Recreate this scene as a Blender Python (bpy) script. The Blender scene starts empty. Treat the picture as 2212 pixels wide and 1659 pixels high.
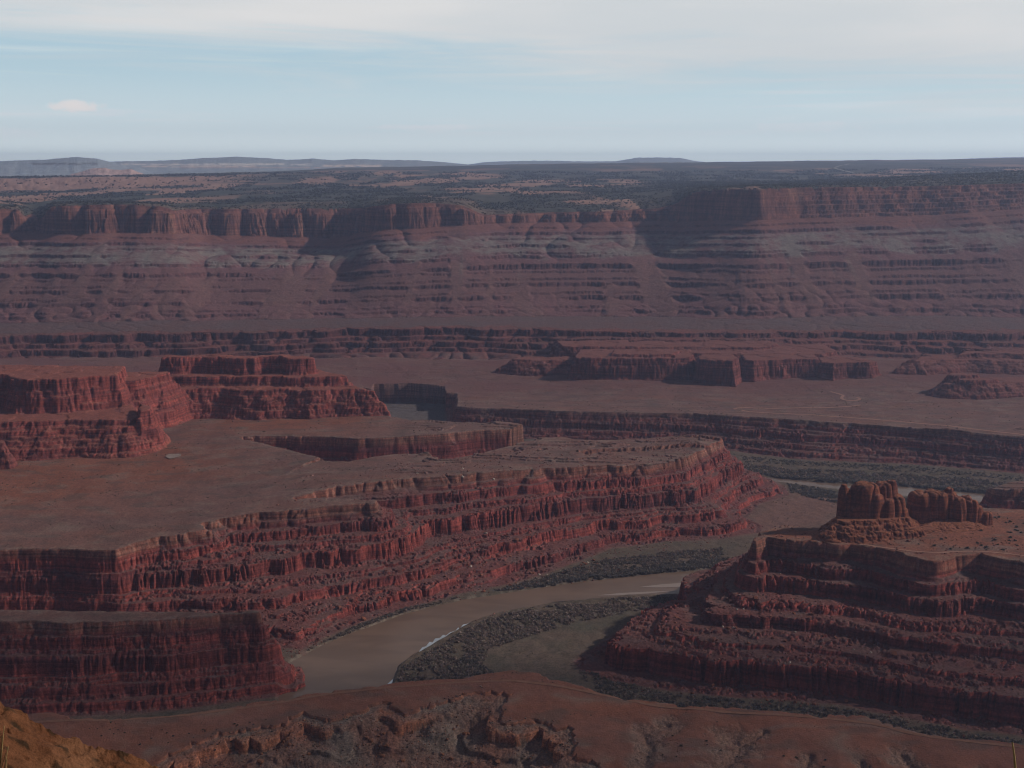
import bpy, math, random
import numpy as np
from mathutils import Vector

C = bpy.context.scene.collection
SC = bpy.context.scene

# ------------------------------------------------------------------ camera
PITCH = math.radians(10.53)
FOC = 2500.0 / 2212.0            # focal length in picture widths
cam_d = bpy.data.cameras.new('camera')
cam_d.sensor_width = 36.0
cam_d.lens = 36.0 * FOC
cam_d.clip_start = 0.5
cam_d.clip_end = 250000.0
cam = bpy.data.objects.new('camera', cam_d)
C.objects.link(cam)
cam.location = (0, 0, 0)
cam.rotation_euler = (math.pi / 2 - PITCH, 0, 0)
SC.camera = cam

# ------------------------------------------------------------------ light and exposure
SUN_AZ = math.radians(84)        # clockwise from the view direction (+Y)
SUN_EL = math.radians(31)
SUN_STRENGTH = 4.3
SKY_STRENGTH = 0.10
EXPOSURE = -0.55
SC.view_settings.view_transform = 'Standard'
SC.view_settings.look = 'None'
SC.view_settings.exposure = EXPOSURE
SC.view_settings.gamma = 1.0
SC.view_settings.use_curve_mapping = False
SC.cycles.max_bounces = 4
SC.cycles.diffuse_bounces = 2
SC.cycles.glossy_bounces = 2
SC.cycles.volume_bounces = 2
SC.cycles.filter_width = 1.15

sd = Vector((math.sin(SUN_AZ) * math.cos(SUN_EL), math.cos(SUN_AZ) * math.cos(SUN_EL), math.sin(SUN_EL)))
sl = bpy.data.lights.new('sun', 'SUN')
sl.energy = SUN_STRENGTH
sl.angle = math.radians(1.5)
sl.color = (1.0, 0.93, 0.84)
so = bpy.data.objects.new('sun', sl)
C.objects.link(so)
so.rotation_euler = sd.to_track_quat('Z', 'Y').to_euler()
so.location = (200, -100, 400)


class NT:
    """small helper to wire node trees"""
    def __init__(s, tree):
        s.t = tree
        s.n = tree.nodes
        s.l = tree.links
        s.n.clear()

    def new(s, typ, **kw):
        nd = s.n.new(typ)
        for k, v in kw.items():
            setattr(nd, k, v)
        return nd

    def put(s, sock, v):
        if v is None:
            return
        if isinstance(v, bpy.types.NodeSocket):
            s.l.new(v, sock)
        else:
            sock.default_value = v

    def math(s, op, a, b=None, c=None, clamp=False):
        nd = s.new('ShaderNodeMath', operation=op)
        nd.use_clamp = clamp
        s.put(nd.inputs[0], a)
        s.put(nd.inputs[1], b)
        if c is not None:
            s.put(nd.inputs[2], c)
        return nd.outputs[0]

    def vmul(s, v, vec):
        nd = s.new('ShaderNodeVectorMath', operation='MULTIPLY')
        s.put(nd.inputs[0], v)
        s.put(nd.inputs[1], vec)
        return nd.outputs[0]

    def noise(s, vec, scale=1.0, detail=3.0, rough=0.55, dist=0.0):
        nd = s.new('ShaderNodeTexNoise')
        s.put(nd.inputs['Vector'], vec)
        nd.inputs['Scale'].default_value = scale
        nd.inputs['Detail'].default_value = detail
        nd.inputs['Roughness'].default_value = rough
        nd.inputs['Distortion'].default_value = dist
        return nd.outputs['Fac']

    def ramp(s, v, a, b, lo=0.0, hi=1.0):
        nd = s.new('ShaderNodeMapRange')
        nd.interpolation_type = 'SMOOTHSTEP'
        s.put(nd.inputs['Value'], v)
        nd.inputs['From Min'].default_value = a
        nd.inputs['From Max'].default_value = b
        nd.inputs['To Min'].default_value = lo
        nd.inputs['To Max'].default_value = hi
        return nd.outputs['Result']

    def mix(s, fac, a, b, blend='MIX'):
        nd = s.new('ShaderNodeMix', data_type='RGBA', blend_type=blend)
        s.put(nd.inputs[0], fac)
        s.put(nd.inputs[6], a)
        s.put(nd.inputs[7], b)
        return nd.outputs[2]


# ------------------------------------------------------------------ sky
w = bpy.data.worlds.new("World")
SC.world = w
w.use_nodes = True
k = NT(w.node_tree)
tc = k.new('ShaderNodeTexCoord')
dirv = tc.outputs['Generated']
sep = k.new('ShaderNodeSeparateXYZ')
k.l.new(dirv, sep.inputs[0])
dx, dy_, dz = sep.outputs
sky = k.new('ShaderNodeTexSky')
sky.sky_type = 'NISHITA'
sky.sun_disc = False
sky.sun_elevation = SUN_EL
sky.sun_rotation = SUN_AZ
sky.altitude = 1800
sky.air_density = 1.0
sky.dust_density = 1.2
sky.ozone_density = 1.2
# the band of clear air between the horizon haze and the cloud sheet
clear = k.mix(1.0, sky.outputs[0], (0.84, 1.0, 1.0, 1.0), 'MULTIPLY')
clear = k.mix(0.78, clear, (8.0, 10.8, 12.2, 1), 'MIX')
haze_low = k.ramp(dz, 0.02, 0.095, 1.0, 0.0)
lowc = k.mix(k.ramp(dz, 0.008, 0.034), (17.0, 19.0, 18.6, 1), (10.9, 12.5, 13.0, 1))
col = k.mix(k.math('MULTIPLY', haze_low, 0.95), clear, lowc)
# thin low streaks
st = k.noise(k.vmul(dirv, (2.4, 2.4, 60.0)), 1.0, 5.0, 0.55, 0.3)
lowst = k.math('MULTIPLY', k.ramp(st, 0.50, 0.74), k.ramp(dz, 0.015, 0.04))
col = k.mix(k.math('MULTIPLY', lowst, 0.7), col, (12.2, 13.0, 13.2, 1))
# high sheet of cloud with a streaky lower edge, lower on the right
edge_n = k.noise(k.vmul(dirv, (3.2, 3.2, 46.0)), 1.0, 8.0, 0.62, 0.6)
e1 = k.math('ADD', dz, k.math('MULTIPLY', dx, 0.052))
e1 = k.math('ADD', e1, k.math('MULTIPLY', k.math('SUBTRACT', edge_n, 0.5), 0.11))
cov = k.ramp(e1, 0.058, 0.118)
sheet_n = k.noise(k.vmul(dirv, (3.0, 3.0, 22.0)), 1.0, 5.0, 0.5)
sheet = k.mix(k.ramp(sheet_n, 0.35, 0.7), (9.9, 10.3, 10.5, 1), (11.7, 11.5, 11.3, 1))
col = k.mix(k.math('MULTIPLY', cov, 0.93), col, sheet)
# overhead and behind the viewer the sheet thickens to grey
thick = k.ramp(dz, 0.19, 0.46)
thick = k.math('MAXIMUM', thick, k.ramp(dy_, 0.45, -0.15))
over_n = k.noise(k.vmul(dirv, (3.0, 3.0, 3.0)), 1.0, 4.0, 0.55)
over = k.mix(k.ramp(over_n, 0.35, 0.7), (0.85, 1.0, 1.35, 1), (1.6, 1.8, 2.25, 1))
col = k.mix(thick, col, over)
# a lone small cumulus low on the left
def cumulus(cx, cz, rx, rz, amt, colr):
    global col
    nn = k.noise(k.vmul(dirv, (60, 60, 90)), 1.0, 5.0, 0.6)
    ax = k.math('DIVIDE', k.math('SUBTRACT', dx, cx), rx)
    az = k.math('DIVIDE', k.math('SUBTRACT', dz, cz), rz)
    az = k.math('ADD', az, 0.0)
    r2 = k.math('ADD', k.math('MULTIPLY', ax, ax), k.math('MULTIPLY', az, az))
    v = k.math('ADD', k.math('SUBTRACT', 1.0, r2), k.math('MULTIPLY', k.math('SUBTRACT', nn, 0.5), 2.6))
    f = k.math('MULTIPLY', k.ramp(v, 0.0, 1.0), amt)
    f = k.math('MULTIPLY', f, k.ramp(dy_, 0.0, 0.3))
    col = k.mix(f, col, colr)
cumulus(-0.343, 0.0485, 0.022, 0.0062, 0.95, (13.2, 12.4, 12.0, 1))
cumulus(-0.322, 0.0440, 0.020, 0.004, 0.5, (10.8, 11.6, 12.2, 1))
cumulus(-0.07, 0.034, 0.05, 0.004, 0.35, (12.6, 12.9, 13.2, 1))
cumulus(-0.40, 0.028, 0.05, 0.006, 0.35, (12.4, 12.9, 13.3, 1))
cumulus(0.24, 0.034, 0.05, 0.005, 0.3, (12.6, 12.9, 13.2, 1))
ground = k.ramp(dz, -0.05, -0.01)
col = k.mix(ground, (1.0, 0.8, 0.75, 1), col)
bg = k.new('ShaderNodeBackground')
k.l.new(col, bg.inputs[0])
bg.inputs[1].default_value = SKY_STRENGTH
wo = k.new('ShaderNodeOutputWorld')
k.l.new(bg.outputs[0], wo.inputs[0])

# ------------------------------------------------------------------ geometry of the survey: bearings + heights -> places on the ground
CX, CY, F = 1106.0, 829.5, 2500.0
SN, CS = math.sin(PITCH), math.cos(PITCH)


def slope(py):
    b = (py - CY) / F
    return -(SN + b * CS) / (CS - b * SN)


def ucol(px, py):
    return ((px - CX) / F) / (CS - (py - CY) / F * SN)


def G(px, py, z):
    """ground point seen at bearing (px, py) when the ground there lies at height z"""
    Y = z / slope(py)
    return (ucol(px, py) * Y, Y)


def Wp(px, Y, z=-560.0):
    m = z / Y
    b = -(SN + m * CS) / (CS - m * SN)
    return (((px - CX) / F) / (CS - b * SN) * Y, Y)


def poly(pts):
    out = []
    for p in pts:
        if p[0] == 'w':
            out.append(Wp(*p[1:]))
        else:
            out.append(G(*p))
    return np.array(out, np.float32)


# ------------------------------------------------------------------ noise
def make_tab(seed):
    r = np.random.RandomState(seed)
    p = r.permutation(256).astype(np.int32)
    a = r.rand(256) * 2 * np.pi
    return np.concatenate([p, p]), np.cos(a).astype(np.float32), np.sin(a).astype(np.float32)


TABS = {}


def perlin(x, y, seed=0):
    if seed not in TABS:
        TABS[seed] = make_tab(seed + 11)
    p, gx, gy = TABS[seed]
    x = np.asarray(x, np.float32)
    y = np.asarray(y, np.float32)
    xf = np.floor(x)
    yf = np.floor(y)
    xi = xf.astype(np.int32) & 255
    yi = yf.astype(np.int32) & 255
    fx = x - xf
    fy = y - yf
    ux = fx * fx * fx * (fx * (fx * 6 - 15) + 10)
    uy = fy * fy * fy * (fy * (fy * 6 - 15) + 10)
    pa = p[xi]
    pb = p[(xi + 1) & 255]
    h = p[pa + yi]
    n00 = gx[h] * fx + gy[h] * fy
    h = p[pb + yi]
    n10 = gx[h] * (fx - 1) + gy[h] * fy
    y1 = (yi + 1) & 255
    h = p[pa + y1]
    n01 = gx[h] * fx + gy[h] * (fy - 1)
    h = p[pb + y1]
    n11 = gx[h] * (fx - 1) + gy[h] * (fy - 1)
    a = n00 + ux * (n10 - n00)
    b = n01 + ux * (n11 - n01)
    return (a + uy * (b - a)) * 1.5


def fbm(x, y, o=3, seed=0, g=0.5):
    s = 0
    a = 1.0
    t = 0
    for i in range(o):
        s = s + a * perlin(x * 2 ** i + 17.3 * i, y * 2 ** i - 9.1 * i, seed + i)
        t += a
        a *= g
    return s / t


def clefts(x, y, seed):
    """0 on broad rounded buttresses, towards 1 in narrow clefts"""
    v = 1.0 - np.minimum(np.abs(perlin(x, y, seed)) * 2.6, 1.0)
    return v * v


def sharp(x, y, seed):
    """narrow dark joints between blocks"""
    v = 1.0 - np.minimum(np.abs(perlin(x, y, seed)) * 3.3, 1.0)
    return v * np.sqrt(v)


def sst(e0, e1, x):
    t = np.clip((x - e0) / (e1 - e0), 0, 1)
    return t * t * (3 - 2 * t)


def lin(e0, e1, x):
    return np.clip((x - e0) / (e1 - e0), 0, 1)


def seg_dist(X, Y, pts, closed=True):
    d = np.full(X.shape, 1e12, np.float32)
    n = len(pts)
    for i in range(n if closed else n - 1):
        ax, ay = pts[i]
        bx, by = pts[(i + 1) % n]
        ex, ey = bx - ax, by - ay
        L = ex * ex + ey * ey + 1e-9
        t = np.clip(((X - ax) * ex + (Y - ay) * ey) / L, 0, 1)
        qx = X - (ax + t * ex)
        qy = Y - (ay + t * ey)
        np.minimum(d, qx * qx + qy * qy, out=d)
    return np.sqrt(d)


def inside(X, Y, pts):
    c = np.zeros(X.shape, bool)
    n = len(pts)
    for i in range(n):
        ax, ay = pts[i]
        bx, by = pts[(i + 1) % n]
        if ay == by:
            continue
        cond = (ay > Y) != (by > Y)
        xc = (bx - ax) * (Y - ay) / (by - ay) + ax
        c ^= cond & (X < xc)
    return c


def sdf(X, Y, pts):
    d = seg_dist(X, Y, pts)
    return np.where(inside(X, Y, pts), -d, d)


class Raster:
    def __init__(s, x0, x1, y0, y1, step):
        s.x0, s.y0, s.st = x0, y0, step
        s.nx = int((x1 - x0) / step) + 1
        s.ny = int((y1 - y0) / step) + 1
        xs = x0 + step * np.arange(s.nx, dtype=np.float32)
        ys = y0 + step * np.arange(s.ny, dtype=np.float32)
        s.X, s.Y = np.meshgrid(xs, ys)

    def at(s, F_, X, Y):
        fx = np.clip((X - s.x0) / s.st, 0, s.nx - 1.001)
        fy = np.clip((Y - s.y0) / s.st, 0, s.ny - 1.001)
        ix = fx.astype(np.int32)
        iy = fy.astype(np.int32)
        tx = fx - ix
        ty = fy - iy
        a = F_[iy, ix] * (1 - tx) + F_[iy, ix + 1] * tx
        b = F_[iy + 1, ix] * (1 - tx) + F_[iy + 1, ix + 1] * tx
        return a * (1 - ty) + b * ty


# ------------------------------------------------------------------ plan of the benches and of the valley floor
B1 = [(-400, 1192, -512), (0, 1187, -512), (90, 1186, -512), (150, 1185, -511), (250, 1189, -511), (300, 1170, -509), (380, 1155, -506),
      (462, 1143, -503), (438, 1131, -503), (520, 1112, -500), (640, 1102, -497), (740, 1092, -494), (816, 1088, -492),
      (812, 1079, -492), (700, 1077, -492), (625, 1075, -492), (660, 1062, -490), (760, 1046, -488), (900, 1031, -485),
      (1050, 1020, -487), (1180, 1011, -490), (1300, 1008, -495), (1400, 1004, -499), (1470, 998, -502), (1484, 991, -502),
      (1524, 968, -503), (1562, 951, -503), (1440, 943, -502), (1296, 951, -499), (1158, 955, -495), (1099, 964, -492),
      (1024, 982, -490), (957, 999, -488), (925, 978, -486), (868, 980, -487), (809, 986, -488), (750, 997, -489),
      (702, 994, -490), (640, 975, -491), (560, 955, -492), (505, 944, -493), (600, 942, -492), (700, 945, -491),
      (770, 948, -490), (860, 944, -489), (960, 937, -488), (1010, 931, -488), (1130, 926, -488), (1136, 922, -488),
      (1105, 916, -489), (997, 911, -490), (879, 907, -491), (840, 897, -493), (810, 870, -507), (790, 847, -546),
      (784, 838, -552), (780, 770, -516), (-500, 770, -516)]
B2 = [(-400, 1352, -515), (0, 1345, -515), (150, 1349, -515), (300, 1343, -515), (350, 1340, -515), (450, 1331, -514),
      (520, 1327, -514), (562, 1325, -514), (556, 1320, -514), (450, 1321, -515), (200, 1319, -515), (0, 1318, -515), (-400, 1318, -515)]
B3 = [(1632, 1167, -480), (1655, 1162, -480), (1740, 1169, -480), (1800, 1175, -480), (1853, 1177, -480), (1900, 1186, -480),
      (1935, 1193, -480), (1990, 1207, -480), (2015, 1208, -480), (2089, 1199, -480), (2116, 1197, -480), (2124, 1200, -480), (2212, 1217, -480),
      (2500, 1250, -480), (2500, 1100, -479), (2140, 1093, -479), (2000, 1092, -479), (1900, 1096, -479), (1810, 1118, -479),
      (1770, 1138, -480), (1700, 1134, -480), (1636, 1148, -480)]
B4 = [(770, 836, -555), (800, 842, -556), (870, 845, -556), (985, 850, -556), (988, 860, -553), (985, 878, -548), (1040, 881, -547), (1100, 884, -546),
      (1200, 888, -544), (1300, 890, -543), (1400, 892, -543), (1500, 893, -542), (1540, 896, -542), (1600, 900, -541), (1700, 905, -541),
      (1800, 912, -540), (1900, 919, -540), (2000, 926, -540), (2100, 935, -541), (2212, 944, -541), (2500, 965, -542), (2600, 770, -516), (770, 770, -516)]
CREST = [(-400, 1572, -508), (-100, 1556, -508), (60, 1541, -507), (110, 1533, -506), (170, 1545, -507), (300, 1544, -507), (420, 1535, -507), (520, 1522, -507), (600, 1510, -507),
         (720, 1490, -507), (850, 1476, -506), (1000, 1465, -506), (1060, 1453, -505), (1110, 1445, -505), (1160, 1452, -505),
         (1200, 1467, -506), (1280, 1488, -507), (1400, 1512, -508), (1600, 1529, -509), (1800, 1543, -510), (1900, 1551, -510),
         (1960, 1572, -510), (2060, 1587, -511), (2212, 1605, -512), (2600, 1640, -513)]
B5 = CREST + [('w', 3500, 700), ('w', 3500, 200), ('w', -1500, 200), ('w', -1500, 800)]
B6 = [('w', 2131, 1850, -523), ('w', 2150, 1822, -523), ('w', 2300, 1800, -523), ('w', 2600, 1800, -523), ('w', 2600, 1930, -523), ('w', 2300, 1950, -523), ('w', 2190, 1915, -523)]
BENCHES = [poly(b) for b in (B1, B2, B3, B4, B5, B6)]

FZ = -600.0
FL_MAIN = [(652, 1404, FZ), (700, 1377, FZ), (800, 1338, FZ), (900, 1308, FZ), (1000, 1282, FZ), (1100, 1262, FZ), (1200, 1232, FZ),
           (1320, 1184, FZ), (1440, 1170, FZ), (1560, 1164, FZ), (1640, 1150, FZ), (1650, 1135, FZ), (1610, 1118, FZ), (1640, 1088, FZ), (1706, 1070, FZ),
           (1694, 1050, FZ), (1630, 1018, FZ), (1560, 1003, FZ), (1400, 1000, FZ), (1300, 985, FZ), (1100, 975, FZ), (900, 965, FZ), (830, 955, FZ),
           (800, 930, FZ), (800, 885, FZ), (808, 869, FZ), (880, 868, FZ), (962, 874, FZ), (964, 905, FZ), (966, 930, FZ), (1000, 944, FZ), (1100, 947, FZ), (1300, 954, FZ),
           (1450, 961, FZ), (1594, 975, FZ), (1649, 982, FZ), (1755, 994, FZ), (1833, 997, FZ), (1949, 1001, FZ), (2050, 1008, FZ),
           (2212, 1024, FZ), (2600, 1058, FZ), ('w', 2600, 2000, FZ), ('w', 2250, 1990, FZ), ('w', 2120, 1960, FZ), ('w', 2060, 1860, FZ), ('w', 1900, 1800, FZ),
           ('w', 1790, 1740, FZ), (1690, 1150, FZ), (1600, 1200, FZ), (1512, 1246, FZ), (1458, 1290, FZ), (1450, 1330, FZ), (1352, 1354, FZ), (1290, 1392, FZ), (1238, 1428, FZ),
           (1256, 1452, FZ), (1300, 1468, FZ), (1400, 1485, FZ), (1458, 1491, FZ), (1543, 1502, FZ), (1700, 1512, FZ), (1816, 1522, FZ),
           (1867, 1536, FZ), (2000, 1560, FZ), (2212, 1590, FZ), (2600, 1640, FZ), ('w', 2600, 1100, FZ), ('w', 2212, 1110, FZ), ('w', 1600, 1140, FZ), ('w', 1300, 1165, FZ), ('w', 1100, 1185, FZ),
           ('w', 700, 1165, FZ), ('w', 300, 1110, FZ), ('w', -400, 1080, FZ), (-400, 1565, FZ), (0, 1556, FZ), (200, 1546, FZ), (400, 1530, FZ), (600, 1504, FZ), (676, 1494, FZ), (682, 1470, FZ),
           (668, 1428, FZ)]
FL_SIDE = [('w', 1390, 2330), ('w', 1200, 2170), ('w', 1000, 2035), ('w', 850, 2005), ('w', 700, 2012), ('w', 640, 2025), ('w', 640, 2032), ('w', 800, 2040),
           ('w', 1000, 2070), ('w', 1150, 2195), ('w', 1350, 2400)]
FL_HOL = [('w', -400, 1475), ('w', 120, 1478), ('w', 280, 1455), ('w', 440, 1425), ('w', 560, 1400), (652, 1404, FZ), (668, 1428, FZ), ('w', 600, 1330), ('w', 300, 1345), ('w', -400, 1365)]
FLOORS = [poly(b) for b in (FL_MAIN, FL_SIDE, FL_HOL)]

RIV_L = [(600, 1445), (656, 1414), (700, 1392), (760, 1367), (870, 1326), (1000, 1295), (1110, 1278), (1250, 1258), (1400, 1241), (1520, 1231), (1640, 1215)]
RIV_R = [(1640, 1262), (1520, 1277), (1455, 1285), (1350, 1288), (1200, 1300), (1080, 1325), (1020, 1345), (960, 1378), (890, 1415), (862, 1440), (850, 1475), (820, 1530), (700, 1560), (600, 1545)]
RIVER1 = poly([(a, b, -602.0) for a, b in RIV_L + RIV_R])
RIV_FT = [(1560, 1022), (1690, 1034), (1782, 1043), (1937, 1050), (2128, 1067), (2212, 1076), (2500, 1100)]
RIV_FB = [(2500, 1125), (2212, 1096), (2128, 1086), (1937, 1070), (1782, 1054), (1690, 1042), (1560, 1028)]
RIVER2 = poly([(a, b, -602.0) for a, b in RIV_FT + RIV_FB])

RA = Raster(-2300, 2300, 200, 3700, 5.0)
d_rim_r = None
for ib_, b in enumerate(BENCHES):
    d = sdf(RA.X, RA.Y, b)
    if ib_ == 2:
        d_b3_r = d
    elif ib_ in (0, 1, 4):
        d_b1_r = d if ib_ == 0 else np.minimum(d_b1_r, d)
    d_rim_r = d if d_rim_r is None else np.minimum(d_rim_r, d)
d_flr_r = None
for b in FLOORS:
    d = sdf(RA.X, RA.Y, b)
    d_flr_r = d if d_flr_r is None else np.minimum(d_flr_r, d)
d_riv_r = np.minimum(sdf(RA.X, RA.Y, RIVER1), sdf(RA.X, RA.Y, RIVER2))

MESA_PAD = [np.array([Wp(a, b, -500) for a, b in q], np.float32) for q in ([(-400, 1930), (60, 1930), (300, 1960), (480, 2080), (480, 2400), (-400, 2500)], [(330, 2260), (600, 2250), (860, 2270), (860, 2420), (600, 2560), (330, 2560)])]
d_bmesa_r = np.minimum(sdf(RA.X, RA.Y, MESA_PAD[0]), sdf(RA.X, RA.Y, MESA_PAD[1]))

# height of the bench surface everywhere (thin-plate spline through surveyed points)
CTRL = [p for p in B1 if p[0] != 'w'][::2] + [(a, b, c) for a, b, c in B3[::2]] + B2[::3] + B4[1:-2:2] + CREST[::2]
CTRL += [(300, 1000, -503), (100, 1060, -507), (600, 908, -499), (350, 985, -502), (500, 1040, -500), (850, 990, -487), (1200, 980, -491),
         (1000, 800, -536), (850, 800, -536), (1200, 850, -556), (1300, 820, -541), (1600, 850, -553), (1600, 815, -541), (1900, 830, -545), (1900, 880, -550),
         (2100, 862, -552), (2100, 900, -548), (2300, 880, -550), (-300, 1060, -507), (200, 1120, -510), (2150, 1150, -479), (1900, 1150, -479), (2300, 1150, -479)]
cp = [G(*p) + (p[2],) for p in CTRL]
for px in (-400, 0, 350, 700, 1000, 1300, 1600, 1900, 2212, 2600):
    cp.append(Wp(px, 3250, -518) + (-518.0,))
for px in (0, 300, 600):
    cp.append(Wp(px, 2550, -510) + (-515.0,))
for px in (-400, 300, 900):
    cp.append(Wp(px, 1000, -512) + (-512.0,))
for px in (1500, 2000, 2600):
    cp.append(Wp(px, 1000, -514) + (-514.0,))
for px in (2131, 2300, 2500):
    cp.append(Wp(px, 1870, -523) + (-523.0,))
for px in (-400, 300, 900, 1500, 2000, 2600):
    cp.append(Wp(px, 900, -520) + (-520.0,))
cp = np.array(cp, np.float64)


def tps_fit(P, lam=8.0):
    n = len(P)
    S = P[:, :2] / 500.0
    r2 = ((S[:, None] - S[None]) ** 2).sum(-1)
    K = np.where(r2 > 0, 0.5 * r2 * np.log(r2 + 1e-12), 0) + np.eye(n) * lam * 0.002
    Q = np.c_[np.ones(n), S]
    A = np.block([[K, Q], [Q.T, np.zeros((3, 3))]])
    return np.linalg.solve(A, np.r_[P[:, 2], 0, 0, 0]), S


def tps_eval(co, S, X, Y):
    x = (X / 500.0).astype(np.float32)
    y = (Y / 500.0).astype(np.float32)
    o = co[-3] + co[-2] * x + co[-1] * y
    for i in range(len(S)):
        r2 = (x - S[i, 0]) ** 2 + (y - S[i, 1]) ** 2 + 1e-9
        o = o + co[i] * 0.5 * r2 * np.log(r2)
    return o.astype(np.float32)


RB = Raster(-2300, 2300, 200, 3700, 12.5)
co_, S_ = tps_fit(cp)
ztop_r = np.clip(tps_eval(co_, S_, RB.X, RB.Y), -566, -440)

# ------------------------------------------------------------------ one polar sheet of ground from the viewer's feet to the horizon
ud = np.linspace(-0.505, 0.505, 1560)
us = 0.505 + np.cumsum(np.linspace(0.001, 0.02, 60))
UCOL = np.concatenate([-us[::-1], ud, us]).astype(np.float32)
YROW = np.concatenate([
    np.geomspace(0.8, 900, 90, endpoint=False), np.arange(900, 1200, 1.15), np.arange(1200, 2120, 1.15), np.arange(2120, 2560, 1.5),
    np.arange(2560, 3230, 2.6), np.arange(3230, 3480, 2.2), np.arange(3480, 4560, 3.2), np.geomspace(4560, 14500, 320)]).astype(np.float32)
NR, NC = len(YROW), len(UCOL)
GY = np.repeat(YROW[:, None], NC, 1)
GX = GY * UCOL[None, :]
GZ = np.zeros((NR, NC), np.float32)
COL = np.zeros((NR, NC, 3), np.float32)
REG = np.zeros((NR, NC), np.int8)          # 0 near slope 1 bench/cliffs 2 valley floor 3 wall 4 plateau


def pal(*c):
    return np.array(c, np.float32)


SOIL = pal(0.175, 0.096, 0.082)
SOILR = pal(0.235, 0.088, 0.055)
ROCK = pal(0.275, 0.063, 0.050)
ROCKD = pal(0.150, 0.042, 0.040)
PALE = pal(0.265, 0.155, 0.118)
ORANGE = pal(0.235, 0.085, 0.054)
TAL = pal(0.165, 0.062, 0.054)
TALG = pal(0.145, 0.088, 0.078)
FLOOR = pal(0.135, 0.095, 0.072)
GREEN = pal(0.098, 0.082, 0.060)


def mixc(a, b, f):
    return a + (b - a) * f[..., None]


# --- strata of the inner gorge, from the rim (0) to the floor (1): (place along the slope, share of the height, cleft size in m, cleft depth in m)
LAYERS = [(0.012, 0.11, 26, 3.6), (0.05, 0.07, 34, 3.4), (0.135, 0.12, 10, 6.5), (0.25, 0.06, 11, 6.0), (0.36, 0.20, 14, 10.0), (0.49, 0.05, 11, 5.0), (0.63, 0.115, 16, 8.0), (0.85, 0.10, 16, 8.0)]

LAYERS_R = [(0.010, 0.15, 24, 3.6), (0.035, 0.05, 34, 3.0), (0.11, 0.11, 9, 5.5), (0.20, 0.14, 10, 6.5), (0.36, 0.05, 11, 6.0), (0.50, 0.10, 11, 6.0), (0.70, 0.05, 12, 6.0), (0.865, 0.26, 15, 8.0)]


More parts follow.
